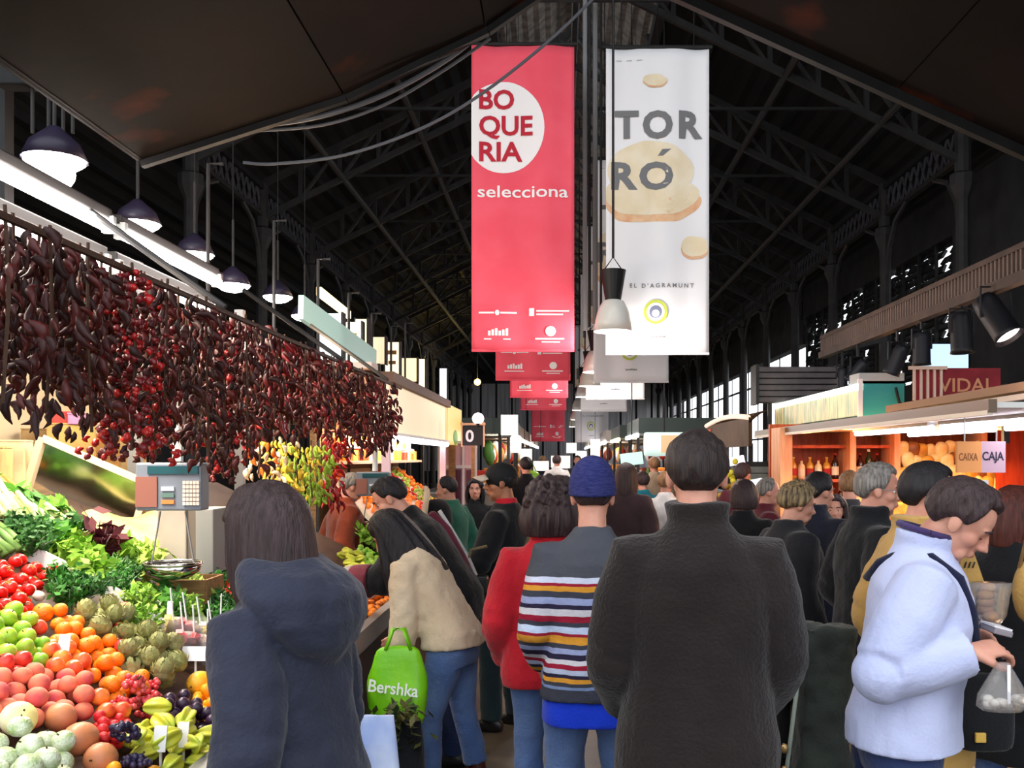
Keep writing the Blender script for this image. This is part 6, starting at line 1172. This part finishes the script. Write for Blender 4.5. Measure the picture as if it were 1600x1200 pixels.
# ================================================================ bags and things held
def fitbag(mb, w, d, h, n=24, top=.75):
    rings = []
    for i in range(9):
        u = i/8; k = (.92+.16*math.sin(u*3.1))*(1-(1-top)*max(0, u-.6)/.4); dd = d*(1-.75*max(0, u-.35)/.65)
        rings.append([V((w/2*k*math.copysign(abs(math.cos(a))**.6, math.cos(a)), dd/2*math.copysign(abs(math.sin(a))**.8, math.sin(a)), (u-1)*h)) for a in [2*math.pi*j/n for j in range(n)]])
    return mb.loft(rings)
gb = thing('carrier_bag', 'bright lime green carrier bag with white lettering held by the woman in cream', 'bag', P(621, 1008, 4.2)); m_lime = mat('bag_lime', (132, 204, 28), .35, (108, 186, 22), 6, .4, 18, spec=.4)
fitbag(MB(), .25, .11, .36).build('bag_body', m_lime, gb, wrinkle=.03, wscale=.07, subsurf=1)
text_obj('lettering', 'Bershka', .075, mat('bag_white', (244, 248, 240), .5), gb, (-.115, -.068, -.185), (1, 0, -.12), (.12, 0, 1), width=.215, bold=.0012)
for s in (-1, 1): MB().tube([(-.05, s*.012, -.02), (-.02, s*.015, .07), (.03, s*.015, .07), (.06, s*.012, -.02)], .008, 6).build('handle', m_lime, gb, smooth=True)
pb = thing('shopping_bag', 'purple and black shopping bag full of dark greens below the lime carrier', 'bag', P(625, 1125, 4.0)); hb = PZ(1125, 4.0)
mbb = fitbag(MB(), .2, .2, hb-.01, top=.95); mbb.build('bag_body', cloth('black', (24, 25, 28)), pb, wrinkle=.02, wscale=.1)
MB().box((-.06, -.1, -.24), (.1, .02, .34), M.Rotation(-.08, 3, 'Y')).build('purple_panel', cloth('purple', (84, 66, 130)), pb, bevel=.008)
mb = MB(); q = random.Random(4)
for i in range(160):
    c = V((q.gauss(0, .05), q.gauss(-.02, .05), q.uniform(-.1, .06))); e = V((q.gauss(0, 1), q.gauss(0, 1), q.gauss(0, 1))).normalized(); f = e.cross(V((0, 0, 1))).normalized(); mb.add([c-e*.03, c+f*.014, c+e*.03, c-f*.014], [(0, 1, 2), (0, 2, 3)])
mb.build('greens', mat('bag_greens', (44, 66, 34), .6, (90, 80, 40), 20), pb, kind='stuff', fix=False)
wb_ = thing('carrier_bag', 'white and pale blue carrier bag behind the navy jacket', 'bag', P(590, 1118, 3.3)); fitbag(MB(), .16, .1, PZ(1118, 3.3)-.01).build('bag_body', mat('bag_pale', (206, 216, 240), .5, (150, 170, 220), 5), wb_, wrinkle=.02, wscale=.08)
# camera bag of the man in the cap
cb = thing('camera_bag', 'small black camera bag hanging in front of the man in the cap', 'bag', P(742, 925, 5.45)); MB().box((0, 0, 0), (.16, .1, .2)).build('body', m_blk, cb, bevel=.025); MB().box((0, -.055, .04), (.15, .02, .09)).build('flap', m_cord, cb, bevel=.008); MB().tube([(-.07, 0, .09), (-.02, -.01, .24), (.07, .0, .26)], .009, 6).build('strap', cloth('strap', (116, 100, 70)), cb)
# rucksack of the bald man
rk = thing('rucksack', 'dark rucksack with pale strap behind the bald man', 'bag', (-1.0, 7.74, 1.2), rad(25)); MB().ell((0, -.02, -.06), (.13, .09, .18), 16, 10, None, lambda p: V((math.copysign(abs(p.x)**.8, p.x), p.y, math.copysign(abs(p.z)**.8, p.z)))).build('body', c_black, rk, smooth=True); MB().tube([(-.14, -.1, -.1), (-.12, -.11, .08), (-.08, -.02, .18), (-.07, .06, .2)], .025, 8).build('strap', c_cream, rk, smooth=True)
# olive trolley bag
ob = thing('trolley_bag', 'tall slouching dark olive shopping bag with brass clasps standing by the brown coat', 'bag', (.92, 3.5, 0)); rings = []
for i in range(10):
    u = i/9; rx = .13*(1-.25*u)+.02*math.sin(u*7); ry = .12*(1-.3*u)
    rings.append([V((rx*math.copysign(abs(math.cos(a))**.7, math.cos(a))+.05*u, ry*math.copysign(abs(math.sin(a))**.7, math.sin(a)), .04+u*1.0)) for a in [2*math.pi*j/24 for j in range(24)]])
MB().loft(rings).build('bag_body', c_olive, ob, remesh=.014, wrinkle=.06, wscale=.12); MB().tube([(-.135, -.09, .12), (-.12, -.09, .5), (-.06, -.08, .95)], .008, 6).build('piping', mat('piping_grey', (130, 140, 130), .5), ob, smooth=True)
for z in (.46, .54, .62): MB().ell((-.125, -.1, z), (.014, .012, .018), 8, 6).build('brass_clasp', mat('brass', (196, 160, 110), .3, metal=.7), ob, smooth=True)
MB().box((.02, -.12, .13), (.16, .03, .09), M.Rotation(.3, 3, 'Y')).build('dark_base', m_blk, ob, bevel=.01)
for s in (-1, 1): MB().lathe([(.001, -.015), (.04, -.015), (.04, .015), (.001, .015)], 14, (s*.1, .1, .04), M.Rotation(math.pi/2, 3, 'Y')).build('wheel', m_blk, ob)
# black shoulder bag with gold tag, tan handbag
bb = thing('shoulder_bag', 'black shoulder bag with a golden tag beside the pale blue fleece', 'bag', P(1535, 1050, 3.2)); fitbag(MB(), .2, .12, .26).build('bag_body', c_black, bb, wrinkle=.02, wscale=.1, subsurf=1); MB().box((-.035, -.065, -.2), (.035, .012, .032)).build('gold_tag', mat('gold_tag', (206, 166, 76), .4), bb, bevel=.003); MB().tube([(-.08, 0, -.01), (-.02, .06, .35), (.06, .1, .55)], .01, 6).build('strap', m_cord, bb)
hb_ = thing('handbag', 'round tan handbag at the right edge beside the black coat', 'bag', P(1607, 925, 3.2)); MB().ell((0, 0, 0), (.05, .05, .105), 14, 10).build('bag_body', c_tan, hb_, smooth=True); MB().tube([(-.03, 0, .08), (0, 0, .22), (.03, 0, .08)], .008, 6).build('handle', cloth('tan_dark', (120, 88, 50)), hb_)
# what the man in pale blue holds
def W2(px, py, y): return P(px, py, y)
m_film = mat('clear_film', (236, 232, 232), .12, trans=.75, alpha=.5, bump=.6, bscale=25, spec=.6); m_nut = mat('nuts', (214, 190, 150), .6, (190, 160, 120), 20)
def palm(A, sd, k=.085):
    S, E, Wr = A['arm'][sd]; d = (Wr-E).normalized(); return A['root'].matrix_basis @ (Wr+V((0, k, 0)))
A_flc['root'].matrix_basis  # placed above
bpy.context.view_layer.update()
HR_, HL_ = palm(A_flc, 1), palm(A_flc, -1); HM = (HR_+HL_)/2
ub = thing('plastic_bag', 'upper clear plastic bag of brown bread held up under his chin', 'bag', HL_+V((.0, -.03, .1))); mbb = MB()
mbb.loft([[V((rx*math.cos(2*math.pi*j/20)*(1+.18*math.sin(5*2*math.pi*j/20+i)), .6*rx*math.sin(2*math.pi*j/20), z)) for j in range(20)] for i, (z, rx) in enumerate(((-.065, .03), (-.04, .042), (0, .048), (.035, .052), (.055, .058)))]); mbb.build('film', m_film, ub, smooth=True)
for i in range(5): MB().ell((rf.uniform(-.02, .02), rf.uniform(-.01, .01), -.04+.02*i), (.026, .018, .016), 8, 6).build('bread_piece', mat('bread', (186, 140, 96), .7, (150, 100, 70), 15), ub, smooth=True)
lb = thing('plastic_bag', 'lower clear plastic bag with white mushrooms in the bottom', 'bag', HR_+V((-.015, -.02, -.145))); mbb = MB()
mbb.loft([[V((rx*math.cos(2*math.pi*j/20)*(1+.1*math.sin(4*2*math.pi*j/20+i)), .6*rx*math.sin(2*math.pi*j/20), z)) for j in range(20)] for i, (z, rx) in enumerate(((0, .055), (.012, .066), (.04, .062), (.075, .042), (.11, .024), (.125, .018)))]); mbb.build('film', m_film, lb, smooth=True)
for i in range(10): MB().ell((rf.uniform(-.048, .048), rf.uniform(-.02, .02), .016+.006*(i % 3)), (.015, .014, .011), 8, 6).build('mushroom', mat('mushroom', (236, 230, 222), .6, (206, 190, 170), 20), lb, smooth=True)
MB().box((.002, -.03, .075), (.008, .003, .1)).build('white_label', m_tag, lb)
wl_ = thing('wallet', 'grey folded wallet held in the hands of the man in pale blue', 'wallet', HM+V((.0, -.01, .04))); MB().box((0, 0, 0), (.052, .09, .016), M.Rotation(.25, 3, 'Y')).build('cover', mat('wallet_grey', (126, 120, 126), .4), wl_, bevel=.003); MB().box((.0, 0, .012), (.05, .086, .006), M.Rotation(.25, 3, 'Y')).build('pages', mat('wallet_pale', (206, 202, 206), .5), wl_)
cp = thing('paper_cone', 'tan paper wrapper with dark mark under his chin', 'paper', HL_+V((-.02, .05, .2))); MB().prism([(-.028, 0, .03), (.002, 0, .055), (.045, 0, -.07), (-.04, 0, -.07)], (0, .012, 0)).build('paper', cloth('tan', (190, 152, 88)), cp)
for i in range(3): MB().bar((-.02+.012*i, -.004, -.012), (-.014+.012*i, -.004, .006), .003).build('dark_mark', m_blk, cp)
